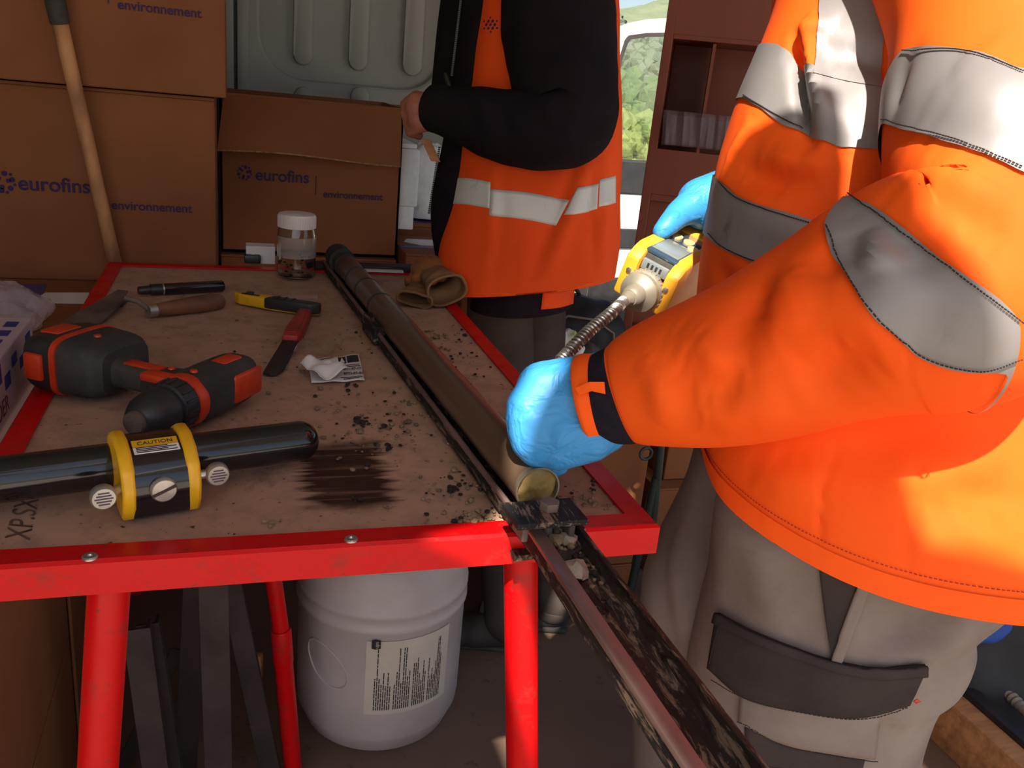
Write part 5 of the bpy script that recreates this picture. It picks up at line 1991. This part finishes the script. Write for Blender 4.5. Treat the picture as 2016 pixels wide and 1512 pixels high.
# sleeve
sp = [(P(1120, -170, 2.260), .115), (P(1100, -60, 2.220), .125), (P(1100, 60, 2.180), .128), (P(1112, 160, 2.150), .118), (P(1125, 232, 2.130), .100), (P(1080, 256, 2.120), .088), (P(1000, 250, 2.140), .080), (P(930, 232, 2.180), .066), (P(880, 220, 2.210), .057), (P(853, 214, 2.230), .053)]
slv = Soft(limb([(p_, r_ * 1.12) for p_, r_ in sp], 110, 56)).ripple(.003, 24, 7)
slv.crease([([(960, 180), (985, 230), (990, 290)], .014, -.010), ([(925, 172), (945, 230), (950, 285)], .012, .007), ([(1010, 190), (1060, 250), (1130, 290)], .02, -.012), ([(1080, 150), (1110, 230), (1180, 280)], .02, -.010), ([(900, 172), (915, 225), (925, 275)], .010, -.005)])
slv.mesh(True, True).build('sleeve', 'black_jacket', p2)
# far sleeve, mostly hidden
sp = [(P(960, -170, 2.590), .10), (P(930, 40, 2.570), .10), (P(905, 190, 2.520), .085), (P(880, 215, 2.440), .065), (P(856, 225, 2.380), .05)]
Soft(limb(sp, 50, 36)).mesh(True, True).build('sleeve', 'black_jacket', p2)
# hand with pen: palm, five fingers
h0 = P(858, 220, 2.225)
hx = nrm(P(800, 225, 2.225) - P(858, 220, 2.225))
hy = nrm(np.cross(hx, FY))
if hy[2] < 0:
    hy = -hy
hz = FY
caps = [(h0 + hy * .012, .034, h0 + hx * .045 + hy * .014, .034), (h0 - hy * .014, .034, h0 + hx * .045 - hy * .016, .032)]
for i, dy in enumerate((.034, .012, -.012, -.034)):
    k = h0 + hx * .052 + hy * dy - hz * .004
    m_ = k + hx * (.028 - abs(i - 1) * .004) - hy * .010 + hz * .014
    e_ = m_ - hx * .018 - hy * .012 + hz * .028
    caps += [(h0 + hx * .01 + hy * dy * .7, .020, k, .017), (k, .016, m_, .0145), (m_, .014, e_, .012)]
th0 = h0 + hx * .015 + hy * .03 + hz * .015
caps += [(th0, .017, th0 + hx * .035 + hy * .012 + hz * .012, .015), (th0 + hx * .035 + hy * .012 + hz * .012, .014, th0 + hx * .06 + hy * .002 + hz * .02, .011)]
caps += [(h0 - hx * .06, .036, h0, .034)]
nk = (P(1070, -330, 2.390), P(1050, -430, 2.360))
blob(caps, 'hand', 'skin', p2, .0045, 5, label='bare hand')
# head and neck above the frame
hd_c = nk[1] + UP * .08
caps = [(nk[0], .075, nk[1], .07), (hd_c, .115, hd_c + UP * .06 - RX * .02, .115), (hd_c - RX * .07 - UP * .05, .06, hd_c - RX * .05 + UP * .02, .08)]
nose = hd_c - RX * .13 + UP * .0
caps += [(nose + UP * .03, .012, nose - UP * .012, .02)]
blob(caps, 'head', 'skin', p2, .010, 6)
blob([(hd_c + UP * .05 + RX * .01, .122, hd_c + UP * .09 - RX * .01, .115)], 'hair', 'hair', p2, .010, 4)
pen = thing('pen', 'black pen held upright in the bare hand of the second person', 'pen', P(886, 170, 2.230))
MB().tube([P(893, 195, 2.230), P(884, 168, 2.230), P(878, 150, 2.230), P(876, 144, 2.230)], [.0065, .0065, .0065, .004], 12).build('barrel', 'black_plastic', pen)
a = [P(793, 214, 2.300), P(806, 205, 2.300), P(800, 240, 2.310), P(792, 236, 2.310)]
tag(MB().add(a, [(0, 1, 2, 3)]).build('slip_of_paper', 'paper', solid=.001, smooth=False), 'white slip of paper held in the bare hand', 'paper')
# trousers and boots
foot1 = PZ(985, 1235, ZF)
foot2 = PZ(1050, 1190, ZF)
for i, (ft_, px0, wd) in enumerate(((PZ(960, 1262, ZF), 985, .10), (PZ(1050, 1225, ZF), 1048, .10))):
    top = P(px0, 560, 2.42 + .08 * i)
    kn_ = P(px0 + 6, 760, 2.50 + .08 * i)
    low = ft_ + UP * .14 + RX * .05
    tq = Soft(limb([(top + UP * .1, .095), (top, .098), (kn_, .088), ((kn_ + low) / 2, .082), (low, .078), (low - UP * .05, .08)], 50, 40, up=(0, 1, 0))).ripple(.005, 22, 4 + i)
    tq.mesh(True, True).build('trouser_leg', 'trouser2', p2)
    blob([(low + UP * .06, .066, ft_ + UP * .07 + RX * .05, .07), (ft_ + UP * .055 + RX * .06, .055, ft_ + UP * .045 - RX * .04 - FY * .02, .05), (ft_ + UP * .045 - RX * .04, .048, ft_ + UP * .04 - RX * .10 - FY * .03, .044)], 'boot', 'rubber', p2, .008, 4, label='muddy work boot')
    MB().box((-.17, -.055, 0), (.10, .055, .018), .012, T=X4(ft_ + [0, 0, .001], RX, FY, UP)).build('boot_sole', 'rubber', p2)

# white polystyrene crate, bag and cartons between open box and second person
Yf = 2.02
a, b = PY(786, 285, Yf), PY(828, 292, Yf)
zl_, zh_ = PY(800, 452, Yf)[2], PY(805, 286, Yf)[2]
fm_ = thing('foam_box', 'white polystyrene box standing right of the open carton', 'box', (a[0], Yf, zl_))
MB().box((a[0] + .006, Yf, zl_), (b[0] + .05 - .06, Yf + .3, zh_ - .14), .004).build('box_body', 'foam', fm_)
MB().box((a[0] + .004, Yf - .012, zh_ - .20), (b[0] - .002, Yf + .31, zh_ - .01), .008).build('box_lid', 'foam', fm_)
MB().box((a[0] + .004, Yf - .006, zh_ - .01), (b[0] - .012, Yf + .30, zh_ + .006), .006).build('lid_rim', 'foam', fm_)
ya = 1.86
za = PY(820, 500, ya)[2]
xa2 = xb + .008
ca = carton('cardboard_box', 'carton sealed with blue tape right of the open box, in front of the foam box', (xa2, ya, ZF), (xa2 + .30, ya + .34, za))
zt6 = za
a = [PZ(790, 482, zt6), PZ(850, 492, zt6), PZ(850, 500, zt6), PZ(792, 490, zt6)]
cb = carton('cardboard_box', 'second blue taped carton below the foam box', (xa2, ya + .36, ZF), (xa2 + .30, ya + .75, za + .035))
MB().box((xa2, ya + .10, za), (xa2 + .3, ya + .14, za + .0012)).build('sealing_tape', 'blue_tape', ca, smooth=False, label='blue sealing tape')
MB().box((xa2 + .0, ya + .42, za + .035), (xa2 + .3, ya + .46, za + .0365)).build('sealing_tape', 'blue_tape', cb, smooth=False, label='blue sealing tape')
MB().prism([(xa2 + .03, ya + .20), (xa2 + .08, ya + .15), (xa2 + .2, ya + .15), (xa2 + .24, ya + .2), (xa2 + .2, ya + .26), (xa2 + .05, ya + .26)], za + .0005, za + .002).build('address_label', 'paper', ca, smooth=False, label='white label')
p = PY(842, 330, 2.36)
sf = Soft(loft([(np.array([p[0], p[1], za + .045]), RX * .09, FY * .06), (p - UP * .12, RX * .09, FY * .06), (p - UP * .02, RX * .085, FY * .06), (p + UP * .06, RX * .06, FY * .04), (p + UP * .09, RX * .03, FY * .02)], 26, 36)).ripple(.010, 45, 9).ripple(.004, 120, 10)
pb_ = sf.mesh(True, True).build('foil_bag', 'foam')
tag(pb_, 'crinkled white bag between the foam box and the dark jacket', 'bag')
a, b = P(838, 275, 2.25), P(858, 318, 2.25)
tag(MB().box((-.012, -.004, 0), (.012, .004, np.linalg.norm(b - a)), T=X4(b, RX, FY, nrm(a - b))).build('wooden_lath', 'plank', smooth=False), 'thin pale slat leaning below the bare hand', 'slat')

# ================================================================== FOREGROUND WORKER
p1 = thing('person', 'person in orange jacket and grey trousers with blue gloves, in the right foreground', 'person', (1.22, -.03, ZF))
# torso
sil = [(-420, 1620), (-250, 1590), (-100, 1562), (0, 1535), (100, 1497), (190, 1461), (280, 1432), (350, 1413), (430, 1399), (500, 1388), (600, 1378), (700, 1372), (800, 1374), (905, 1382)]
AA = {-420: .20, -250: .235, -100: .25, 0: .25, 100: .255, 190: .262, 280: .268, 350: .272, 430: .276, 500: .28, 600: .285, 700: .29, 800: .292, 905: .292}
BB = {-420: .12, -250: .17, -100: .19, 0: .195, 100: .20, 190: .205, 280: .21, 350: .215, 430: .22, 500: .225, 600: .235, 700: .245, 800: .255, 905: .262}
rows = []
for y, xl in sil:
    pt0 = P(xl, y, 1.24)
    tl_ = max(0, (y - 500) / 405.)
    rows.append((pt0 + RX * AA[y] - UP * .012 * tl_, RX * AA[y] - UP * .025 * tl_, FY * BB[y] + UP * .05 * tl_))
rows = rows[::-1]
tor = Soft(loft(rows, 200, 340, 2.25)).ripple(.0035, 11, 21)
tor.crease([([(1553, 60), (1560, 120), (1575, 190), (1590, 275)], .009, -.026), ([(1575, 60), (1582, 120), (1597, 190), (1612, 280)], .014, .016),
            ([(1620, 170), (1660, 260), (1640, 300)], .022, .008), ([(1440, 330), (1510, 345), (1600, 350)], .018, -.012),
            ([(1500, 300), (1560, 325), (1640, 330)], .018, .010), ([(1560, 60), (1600, 52), (1625, 65)], .018, .012),
            ([(1400, 380), (1440, 300), (1470, 230)], .02, .008), ([(1450, 400), (1480, 420), (1600, 455)], .022, .006),
            ([(1395, 520), (1420, 560), (1430, 640)], .016, -.010),
            ([(1640, 880), (1610, 960), (1600, 1075)], .004, -.005), ([(1800, 900), (1790, 1010), (1780, 1130)], .005, -.004),
            ([(1480, 900), (1520, 940), (1640, 960)], .03, .008), ([(1700, 960), (1830, 920), (1990, 930)], .035, .010), ([(1880, 1000), (1930, 980), (2016, 990)], .03, -.010),
            ([(1650, 100), (1700, 115), (1750, 140)], .018, -.010), ([(1390, 930), (1440, 1010), (1530, 1070)], .014, .005), ([(1850, 1050), (1930, 1040), (2010, 1060)], .03, .008)], 1.5)
tor.mesh(False, False).build('jacket_body', 'orange', p1, label='fluorescent orange jacket', solid=.004)
tor.bvh()
nvT, nuT = tor.G.shape[:2]
G = tor.ring_band([(1502, 84), (1530, 90), (1556, 104), (1575, 140), (1650, 152), (1735, 168)], [(1465, 192), (1500, 215), (1545, 245), (1580, 262), (1650, 290), (1725, 297)])
MB().grid(G, True).build('reflective_band', 'tape', p1, label='grey reflective band around the chest')
G = tor.ring_band([(1416, 352), (1450, 384), (1500, 406), (1560, 424), (1605, 437)], [(1396, 466), (1420, 490), (1460, 510), (1500, 525), (1540, 533)])
MB().grid(G, True).build('reflective_band', 'tape_dirty', p1, label='soiled grey reflective band around the waist')
G = tor.patch([(1622, 0 - 60), (1690, -60), (1748, -60)], [(1600, 147), (1665, 162), (1735, 174)], .0035, 16, 30)
MB().grid(G).build('reflective_band', 'tape', p1, label='upright grey reflective band over the chest')
# stitched hem
G0 = tor.G[:6] + tor.N[:6] * .003
MB().grid(G0, True).build('jacket_hem', 'orange', p1)
for k_, q_ in ((1, .0036),):
    st = MB()
    for j in range(0, nuT, 1):
        a, na = tor.at(j, 6.5)
        b, nb = tor.at(j + .55, 6.5)
        st.tube([a + na * .002, b + nb * .002], .0007, 5)
    o = st.build('hem_stitching', 'grip_red', p1)
    o['kind'] = 'stuff'


def stitches(surf, line, mat='ink', n=None, off=.0035):
    line = spline(line, 60)
    pts = []
    for q in line:
        h = surf.hit(*q)
        if h:
            pts.append(h[0] + h[1] * off)
    mb = MB()
    for i in range(0, len(pts) - 1):
        a, b = pts[i], pts[i + 1]
        if np.linalg.norm(b - a) > .04:
            continue
        mb.tube([a, a + (b - a) * .72], .0008, 5)
    return mb


st = MB()
for ln in ([(1418, 356), (1452, 390), (1520, 418), (1608, 444)], [(1398, 460), (1425, 486), (1480, 512), (1540, 527)], [(1467, 188), (1500, 210), (1580, 256)]):
    q = stitches(tor, ln)
    st.add(q.v, q.f)
o = st.build('tape_stitching', 'ink', p1)
o['kind'] = 'stuff'

# raised left sleeve, elbow out of frame
sp = [(P(1900, -230, 1.06), .14), (P(1960, -90, 1.02), .135), (P(1985, 60, .985), .125), (P(1975, 210, .955), .122), (P(1985, 350, .93), .124), (P(1985, 480, .91), .126), (P(1900, 560, .915), .128), (P(1770, 590, .945), .127), (P(1640, 640, .985), .112), (P(1500, 698, 1.03), .101), (P(1400, 730, 1.06), .093), (P(1310, 752, 1.085), .083), (P(1245, 770, 1.105), .071), (P(1215, 778, 1.112), .061)]
arm = Soft(limb(sp, 230, 150, up=(0, 0, 1))).ripple(.003, 14, 31)
arm.relax(6)
arm.crease([([(1650, 380), (1700, 405), (1790, 480), (1860, 540)], .022, -.012), ([(1690, 440), (1705, 490), (1730, 530)], .016, .012), ([(1662, 440), (1680, 500), (1700, 540)], .014, -.012),
            ([(1640, 470), (1610, 520), (1560, 570)], .022, -.010), ([(1500, 545), (1480, 600), (1450, 650)], .024, -.009), ([(1545, 530), (1530, 590), (1500, 660)], .024, .010), ([(1600, 500), (1580, 570), (1575, 650)], .024, .010),
            ([(1330, 690), (1400, 760), (1450, 790)], .03, -.010), ([(1300, 660), (1380, 700), (1480, 740)], .026, .010), ([(1350, 800), (1420, 820), (1550, 800)], .03, .008),
            ([(1720, 690), (1650, 730), (1560, 770)], .03, -.010), ([(1600, 620), (1700, 640), (1800, 660)], .04, .008), ([(1790, 100), (1765, 160), (1750, 230)], .014, -.006), ([(1850, 150), (1930, 200), (2010, 260)], .045, .012),
            ([(1250, 690), (1290, 760), (1300, 850)], .018, .007), ([(1420, 620), (1440, 700), (1420, 800)], .022, -.007), ([(1390, 640), (1400, 720), (1380, 800)], .022, .006),
            ([(1800, 560), (1820, 640), (1790, 700)], .03, -.006), ([(1780, 330), (1850, 350), (1930, 400)], .03, .010), ([(1800, 380), (1900, 420), (1980, 480)], .022, -.008)], 1.5)
arm.mesh(False, False).build('sleeve', 'orange', p1, solid=.004, label='raised left sleeve')
arm.bvh()
G = arm.ring_band([(1782, 96), (1815, 92), (1860, 93), (1900, 100), (1960, 120), (2010, 143)], [(1742, 243), (1770, 252), (1820, 264), (1880, 284), (1950, 314), (2010, 342)], .004, 12)
MB().grid(G, True).build('reflective_band', 'tape', p1, label='grey reflective band around the upper arm')
G = arm.ring_band([(1655, 372), (1690, 396), (1760, 440), (1830, 490), (1900, 545), (1960, 590), (2010, 628)], [(1625, 446), (1640, 505), (1680, 570), (1730, 635), (1790, 690), (1850, 720), (1920, 730), (1990, 708)], .004, 12)
MB().grid(G, True).build('reflective_band', 'tape', p1, label='grey reflective band around the forearm near the elbow')
st = MB()
for ln in ([(1745, 236), (1790, 250), (1880, 276), (2012, 334)], [(1660, 378), (1760, 446), (1900, 551), (2012, 634)], [(1630, 450), (1686, 572), (1795, 685), (1920, 724), (2010, 700)], [(1785, 102), (1900, 106), (2012, 150)]):
    q = stitches(arm, ln, off=.006)
    st.add(q.v, q.f)
o = st.build('tape_stitching', 'ink', p1)
o['kind'] = 'stuff'
# knitted cuff, orange inner edge and tab
cf = limb([(P(1262, 772, 1.10), .062), (P(1230, 776, 1.108), .064), (P(1200, 782, 1.114), .061), (P(1168, 788, 1.12), .054)], 20, 60)
sfc = Soft(cf)
sfc.mesh(False, False).build('knit_cuff', 'navy', p1, solid=.003, label='dark navy knitted cuff')
G = Soft(limb([(P(1180, 784, 1.117), .0575), (P(1160, 787, 1.121), .060), (P(1150, 789, 1.123), .057)], 10, 60))
G.mesh(False, False).build('cuff_edge', 'orange', p1, solid=.003, label='orange inner cuff edge')
tb_ = [P(1190, 752, 1.05), P(1160, 752, 1.052), P(1132, 764, 1.06), P(1140, 778, 1.058), P(1165, 770, 1.052), P(1192, 776, 1.05)]
mb = MB().add(tb_, [(0, 1, 4, 5), (1, 2, 3, 4)])
mb.build('cuff_tab', 'orange', p1, solid=.004, smooth=False)
# right sleeve (hidden behind the torso) reaching the second hand
sp = [(P(1700, -200, 1.42), .12), (P(1640, 100, 1.5), .115), (P(1580, 300, 1.54), .10), (P(1500, 370, 1.54), .075), (P(1450, 385, 1.53), .06)]
Soft(limb(sp, 60, 48)).ripple(.003, 14, 3).mesh(True, True).build('sleeve', 'orange', p1, label='right sleeve behind the body')

# left gloved hand closed over the tube
def hand(caps, label):
    return blob(caps, 'gloved_hand', 'glove', p1, .0042, 7, label=label)


K = [P(1068, 762, 1.125), P(1040, 800, 1.115), P(1040, 846, 1.115), P(1058, 882, 1.12)]
KR = [.034, .029, .028, .026]
Wr = [P(1190, 752, 1.125), P(1190, 778, 1.12), P(1190, 806, 1.12), P(1182, 836, 1.125)]
caps = []
for i in range(4):
    caps.append((Wr[i], .040, K[i], KR[i]))
for i in range(3):
    caps.append(((Wr[i] + Wr[i + 1]) / 2, .040, (K[i] + K[i + 1]) / 2, .030))
for i in range(4):
    x, y = [(1034, 790), (1022, 822), (1030, 862), (1046, 892)][i]
    m_ = P(x, y, 1.165)
    e_ = P(x + 26, y + 30, 1.195)
    e2 = P(x + 55, y + 25, 1.19)
    caps += [(K[i], KR[i] * .85, m_, .0185), (m_, .018, e_, .0165), (e_, .016, e2, .014)]
caps += [(P(1160, 860, 1.115), .034, P(1100, 888, 1.115), .026), (P(1100, 888, 1.115), .025, P(1066, 898, 1.14), .019), (P(1066, 898, 1.14), .018, P(1058, 880, 1.18), .015)]
caps += [(P(1240, 788, 1.12), .046, P(1180, 795, 1.122), .050), (P(1160, 835, 1.12), .040, P(1110, 850, 1.115), .036)]
hand(caps, 'left hand in a blue nitrile glove, closed over the core tube')
# right gloved hand behind the detector
caps = [(P(1480, 385, 1.53), .05, P(1440, 385, 1.525), .048), (P(1440, 378, 1.52), .045, P(1380, 398, 1.50), .042), (P(1440, 400, 1.52), .042, P(1385, 412, 1.50), .036)]
b0_ = P(1372, 402, 1.49)
caps += [(b0_, .034, P(1338, 420, 1.47), .024), (P(1338, 420, 1.47), .024, P(1316, 442, 1.45), .019), (P(1316, 442, 1.45), .019, P(1303, 455, 1.445), .016)]
for i in range(4):
    k = P(1390 + i * 12, 415 + i * 8, 1.51)
    m_ = P(1372 + i * 16, 452 + i * 14, 1.55)
    e_ = P(1385 + i * 16, 500 + i * 14, 1.56)
    caps += [(k, .024, m_, .019), (m_, .019, e_, .016)]
hand(caps, 'right hand in a blue nitrile glove, holding the gas detector')

# trousers
def xl_leg(spec, tdep, b_):
    rows = []
    for (y, xl, xr_) in spec:
        a, b = P(xl, y, tdep(y)), P(xr_, y, tdep(y))
        rows.append(((a + b) / 2, (b - a) / 2, FY * b_))
    return rows


spec = [(930, 1425, 2080), (1000, 1412, 2060), (1060, 1405, 2040), (1130, 1396, 1985), (1190, 1382, 1905), (1240, 1372, 1900), (1285, 1365, 1880), (1320, 1360, 1838), (1400, 1352, 1806), (1512, 1340, 1775), (1700, 1320, 1700), (1900, 1310, 1640)]
nl = Soft(loft(xl_leg(spec, lambda y: 1.22 + max(0, (y - 1000)) * .00035, .155), 170, 170, 2.3)).ripple(.004, 12, 41)
nl.crease([([(1800, 1150), (1840, 1200), (1830, 1260), (1700, 1300)], .03, -.02), ([(1900, 1180), (1880, 1250), (1830, 1285)], .03, .014), ([(1700, 1310), (1800, 1295), (1880, 1280)], .022, .014),
           ([(1480, 1080), (1500, 1150), (1530, 1230)], .03, .008), ([(1550, 1130), (1570, 1200), (1590, 1280)], .022, -.008), ([(1440, 1100), (1430, 1200), (1420, 1300)], .03, -.006), ([(1720, 1180), (1760, 1240), (1740, 1290)], .02, -.010),
           ([(1760, 1380), (1750, 1450), (1730, 1512)], .02, -.008), ([(1480, 1400), (1450, 1460), (1440, 1512)], .02, .006)])
nl.mesh(True, True).build('trouser_leg', 'trouser', p1, label='grey work trouser leg nearest the viewer')
nl.bvh()
G = nl.patch([(1420, 1205), (1500, 1245), (1620, 1290), (1720, 1308), (1818, 1302)], [(1402, 1312), (1470, 1368), (1560, 1390), (1680, 1404), (1786, 1378)], .010, 36, 12)
pf = MB().grid(G).build('pocket_flap', 'trouser_dark', p1, solid=.006, label='dark cargo pocket flap')
G = nl.patch([(1420, 1203), (1500, 1243), (1620, 1288), (1720, 1306), (1818, 1300)], [(1415, 1222), (1500, 1262), (1620, 1306), (1720, 1324), (1816, 1316)], .014, 36, 4)
MB().grid(G).build('flap_welt', 'trouser_dark', pf, solid=.004)
G = nl.patch([(1461, 1350), (1560, 1380), (1650, 1398), (1730, 1390)], [(1457, 1420), (1540, 1460), (1640, 1480), (1718, 1492)], .006, 30, 10)
MB().grid(G).build('cargo_pocket', 'trouser', p1, solid=.005)
G = nl.patch([(1472, 1500), (1560, 1510), (1640, 1512), (1690, 1515)], [(1472, 1580), (1560, 1600), (1640, 1600), (1690, 1600)], .005, 20, 8)
MB().grid(G).build('knee_patch', 'trouser_dark', p1, solid=.003, label='dark knee reinforcement')
G = nl.patch([(1468, 1424), (1540, 1464), (1640, 1484), (1700, 1492)], [(1466, 1512), (1540, 1530), (1640, 1530), (1690, 1530)], .004, 20, 8)
MB().grid(G).build('lower_panel', 'trouser_dark', p1, solid=.003)
G = nl.patch([(1612, 1105), (1650, 1112), (1692, 1128)], [(1636, 1292), (1638, 1294), (1640, 1296)], .006, 12, 20)
MB().grid(G).build('side_insert', 'trouser_dark', p1, solid=.003, label='dark triangular side insert')
G = nl.patch([(1692, 1128), (1715, 1134)], [(1632, 1300), (1652, 1304)], .010, 5, 20)
MB().grid(G).build('pocket_edge', 'trouser', p1, solid=.005)
G = nl.patch([(1783, 1357), (1790, 1352)], [(1787, 1362), (1796, 1358)], .022, 3, 3)
MB().grid(G).build('flap_tag', 'drill_orange', p1, solid=.001, label='tiny orange bar tack')
st = MB()
for ln in ([(1418, 1330), (1475, 1360), (1562, 1382), (1680, 1396), (1778, 1372)], [(1464, 1412), (1545, 1450), (1640, 1470), (1712, 1480)], [(1434, 1225), (1424, 1260), (1415, 1300)]):
    q = stitches(nl, ln, off=.018)
    st.add(q.v, q.f)
o = st.build('seam_stitching', 'ink', p1)
o['kind'] = 'stuff'
spec = [(880, 1372, 1560), (960, 1352, 1550), (1040, 1318, 1530), (1120, 1280, 1510), (1180, 1266, 1500), (1300, 1255, 1480), (1400, 1252, 1460), (1512, 1246, 1440), (1700, 1240, 1420), (1850, 1236, 1400)]
fl_ = Soft(loft(xl_leg(spec, lambda y: 1.46 + max(0, (y - 1000)) * .0003, .13), 110, 110, 2.2)).ripple(.004, 13, 44)
fl_.crease([([(1330, 1020), (1320, 1120), (1330, 1250)], .02, .008), ([(1290, 1150), (1310, 1300), (1290, 1450)], .025, -.010), ([(1370, 960), (1360, 1080), (1350, 1200)], .02, -.008)])
fl_.mesh(True, True).build('trouser_leg', 'trouser', p1, label='grey trouser leg farther away')
for sf_, px_l in ((nl, 0), (fl_, 1)):
    e_ = sf_.G[-1].mean(0)
    ft_ = np.array([e_[0], e_[1], ZF])
    tq = Soft(limb([(e_ + UP * .02, .15 if px_l == 0 else .115), ((e_ + ft_) / 2, .12 if px_l == 0 else .105), (ft_ + UP * .10, .10), (ft_ + UP * .05, .098)], 20, 40, up=(0, 1, 0)))
    tq.mesh(True, True).build('trouser_cuff', 'trouser', p1)
    blob([(ft_ + UP * .12, .07, ft_ + UP * .075, .075), (ft_ + UP * .055, .055, ft_ + UP * .05 - RX * .12 + FY * .03, .05), (ft_ + UP * .05 - RX * .1, .05, ft_ + UP * .045 - RX * .17 + FY * .04, .045)], 'boot', 'boot', p1, .009, 4)
# head and neck above the frame
nk0 = tor.G[-1].mean(0)
caps = [(nk0 - UP * .03, .085, nk0 + UP * .07 - RX * .03, .078)]
hc = nk0 + UP * .22 - RX * .09
caps += [(hc, .115, hc + UP * .07 + RX * .02, .12), (hc - RX * .07 - UP * .05, .06, hc - RX * .06 + UP * .02, .08), (hc - RX * .13 + UP * .03, .012, hc - RX * .14 - UP * .01, .02)]
blob(caps, 'head', 'skin', p1, .010, 6)
blob([(hc + UP * .06 + RX * .03, .124, hc + UP * .10 + RX * .01, .12)], 'hair', 'hair', p1, .010, 4)

# ================================================================== GAS DETECTOR WITH HOSE
Ld = nrm((.75, .66, .10))
Wd = nrm(np.cross(UP, Ld))        # to the left of the axis
Ud = np.cross(Ld, Wd)
Wd, Ud = Wd * math.cos(.30) + Ud * math.sin(.30), Ud * math.cos(.30) - Wd * math.sin(.30)
A_ = P(1250, 486, 1.385)
B_ = A_ - Wd * .088
dt = thing('gas_detector', 'yellow and black handheld gas detector held in front of the brown shelf', 'detector', mat=X4(A_ - Wd * .042 - Ud * .038, Ld * .93, Wd * .93, Ud * .93))
hw, hh, ln = .047, .044, .27
# rubber boot: four corner mouldings around a black core
MB().box((.012, -hw + .004, -hh), (ln, hw - .004, hh - .004), .012).build('core_housing', 'det_black', dt, local=True)
for s_ in (-1, 1):
    MB().prism([(-.006, -hh - .004), (ln, -hh - .004), (ln, hh * .4), (ln * .95, hh + .003), (.03, hh + .003), (.012, hh * .93), (-.006, hh * .62)], -.013, .013, T=X4((0, s_ * (hw - .008), 0), (1, 0, 0), (0, 0, 1), (0, -1, 0)), bev=.006).build('side_guard', 'det_yellow', dt, local=True, label='amber rubber side guard')
MB().box((ln * .62, -hw, hh - .010), (ln, hw, hh + .006), .008).build('rear_guard', 'det_yellow', dt, local=True, label='amber rear guard')
MB().box((.0, -hw + .02, -hh - .002), (.02, hw - .02, -hh * .2), .004).build('front_guard', 'det_yellow', dt, local=True)
MB().box((.016, -hw + .017, hh - .006), (ln * .64, hw - .017, hh + .001), .002).build('display_panel', 'screen', dt, local=True, label='dark glossy display panel')
MB().box((.028, -hw + .021, hh + .001), (.098, hw - .021, hh + .0022), .0005).build('lcd_window', 'lcd', dt, local=True, label='grey display glass')
for yy, xx in ((.020, .128), (-.004, .128), (-.022, .105)):
    MB().prism([(xx + .013 * math.cos(q), yy + .010 * math.sin(q)) for q in np.linspace(0, 2 * math.pi, 24, endpoint=False)], hh + .001, hh + .0035).build('key', 'amber_dot', dt, local=True, label='pale oval key')
MB().box((.004, -hw + .022, hh * .25), (.013, hw - .022, hh * .68), .002).build('indicator_window', 'lcd', dt, local=True, label='clear window strip at the front end')
tx = MB()
for k in range(4):
    tx.box((.0035, -.014 + k * .008, hh * .38), (.0045, -.010 + k * .008, hh * .58))
tx.build('window_print', 'ink', dt, local=True, smooth=False)
for s_ in (-1, 1):
    MB().lathe([(.005, 0), (.0045, .002), (0, .0025)], 14, T=X4((-.006, s_ * (hw - .010), hh * .1), (0, 1, 0), (0, 0, 1), (-1, 0, 0)) if False else X4((-.007, s_ * (hw - .010), hh * .05), (0, -1, 0), (0, 0, 1), (-1, 0, 0))).build('screw', 'steel', dt, local=True)
cz = -hh * .42
TQ = X4((.004, 0, cz), (0, -1, 0), (0, 0, 1), (-1, 0, 0))
MB().lathe([(.034, 0), (.036, .006), (.036, .014), (.033, .018), (.034, .022), (.034, .030), (.026, .034), (.019, .040), (.0185, .060), (.014, .066), (0, .066)], 40, T=TQ).build('sensor_cap', 'white_metal', dt, local=True, label='pale metal sensor cap')
for k in range(24):
    MB().box((.0345, -.002, .006), (.0378, .002, .014), .0008, T=TQ @ Matrix.Rotation(k * math.pi / 12, 4, 'Z')).build('cap_knurl', 'white_metal', dt, local=True)
tip = np.array(INV[dt.name] @ (TQ @ Vector((0, 0, .06))))
nd = -Ld
path = spline([tip + Ld * .03, tip + nd * .02, P(1205, 615, 1.26), P(1160, 652, 1.225), P(1115, 698, 1.195), P(1085, 735, 1.18), P(1072, 790, 1.175)], 90)
MB().tube(list(path[8:]), .0062, 14).build('probe_hose', 'steel', dt, label='flexible steel probe hose')
MB().tube(list(path[4:18]), [.0145] * 5 + [.012] * 5 + [.0095] * 4, 18).build('hose_ferrule', 'white_metal', dt, label='pale metal ferrule')
hp = []
prev = np.array((0, 0, 1.0))
seg = spline(path[16:66], 900)
for i in range(len(seg)):
    d = nrm(seg[min(i + 1, len(seg) - 1)] - seg[max(i - 1, 0)])
    prev = nrm(prev - d * prev.dot(d))
    b = np.cross(d, prev)
    q = i / len(seg) * 2 * math.pi * 30
    hp.append(seg[i] + .0078 * (math.cos(q) * prev + math.sin(q) * b))
MB().tube(hp[::2], .0020, 6).build('coil_spring', 'steel', dt, label='coiled wire sleeve')
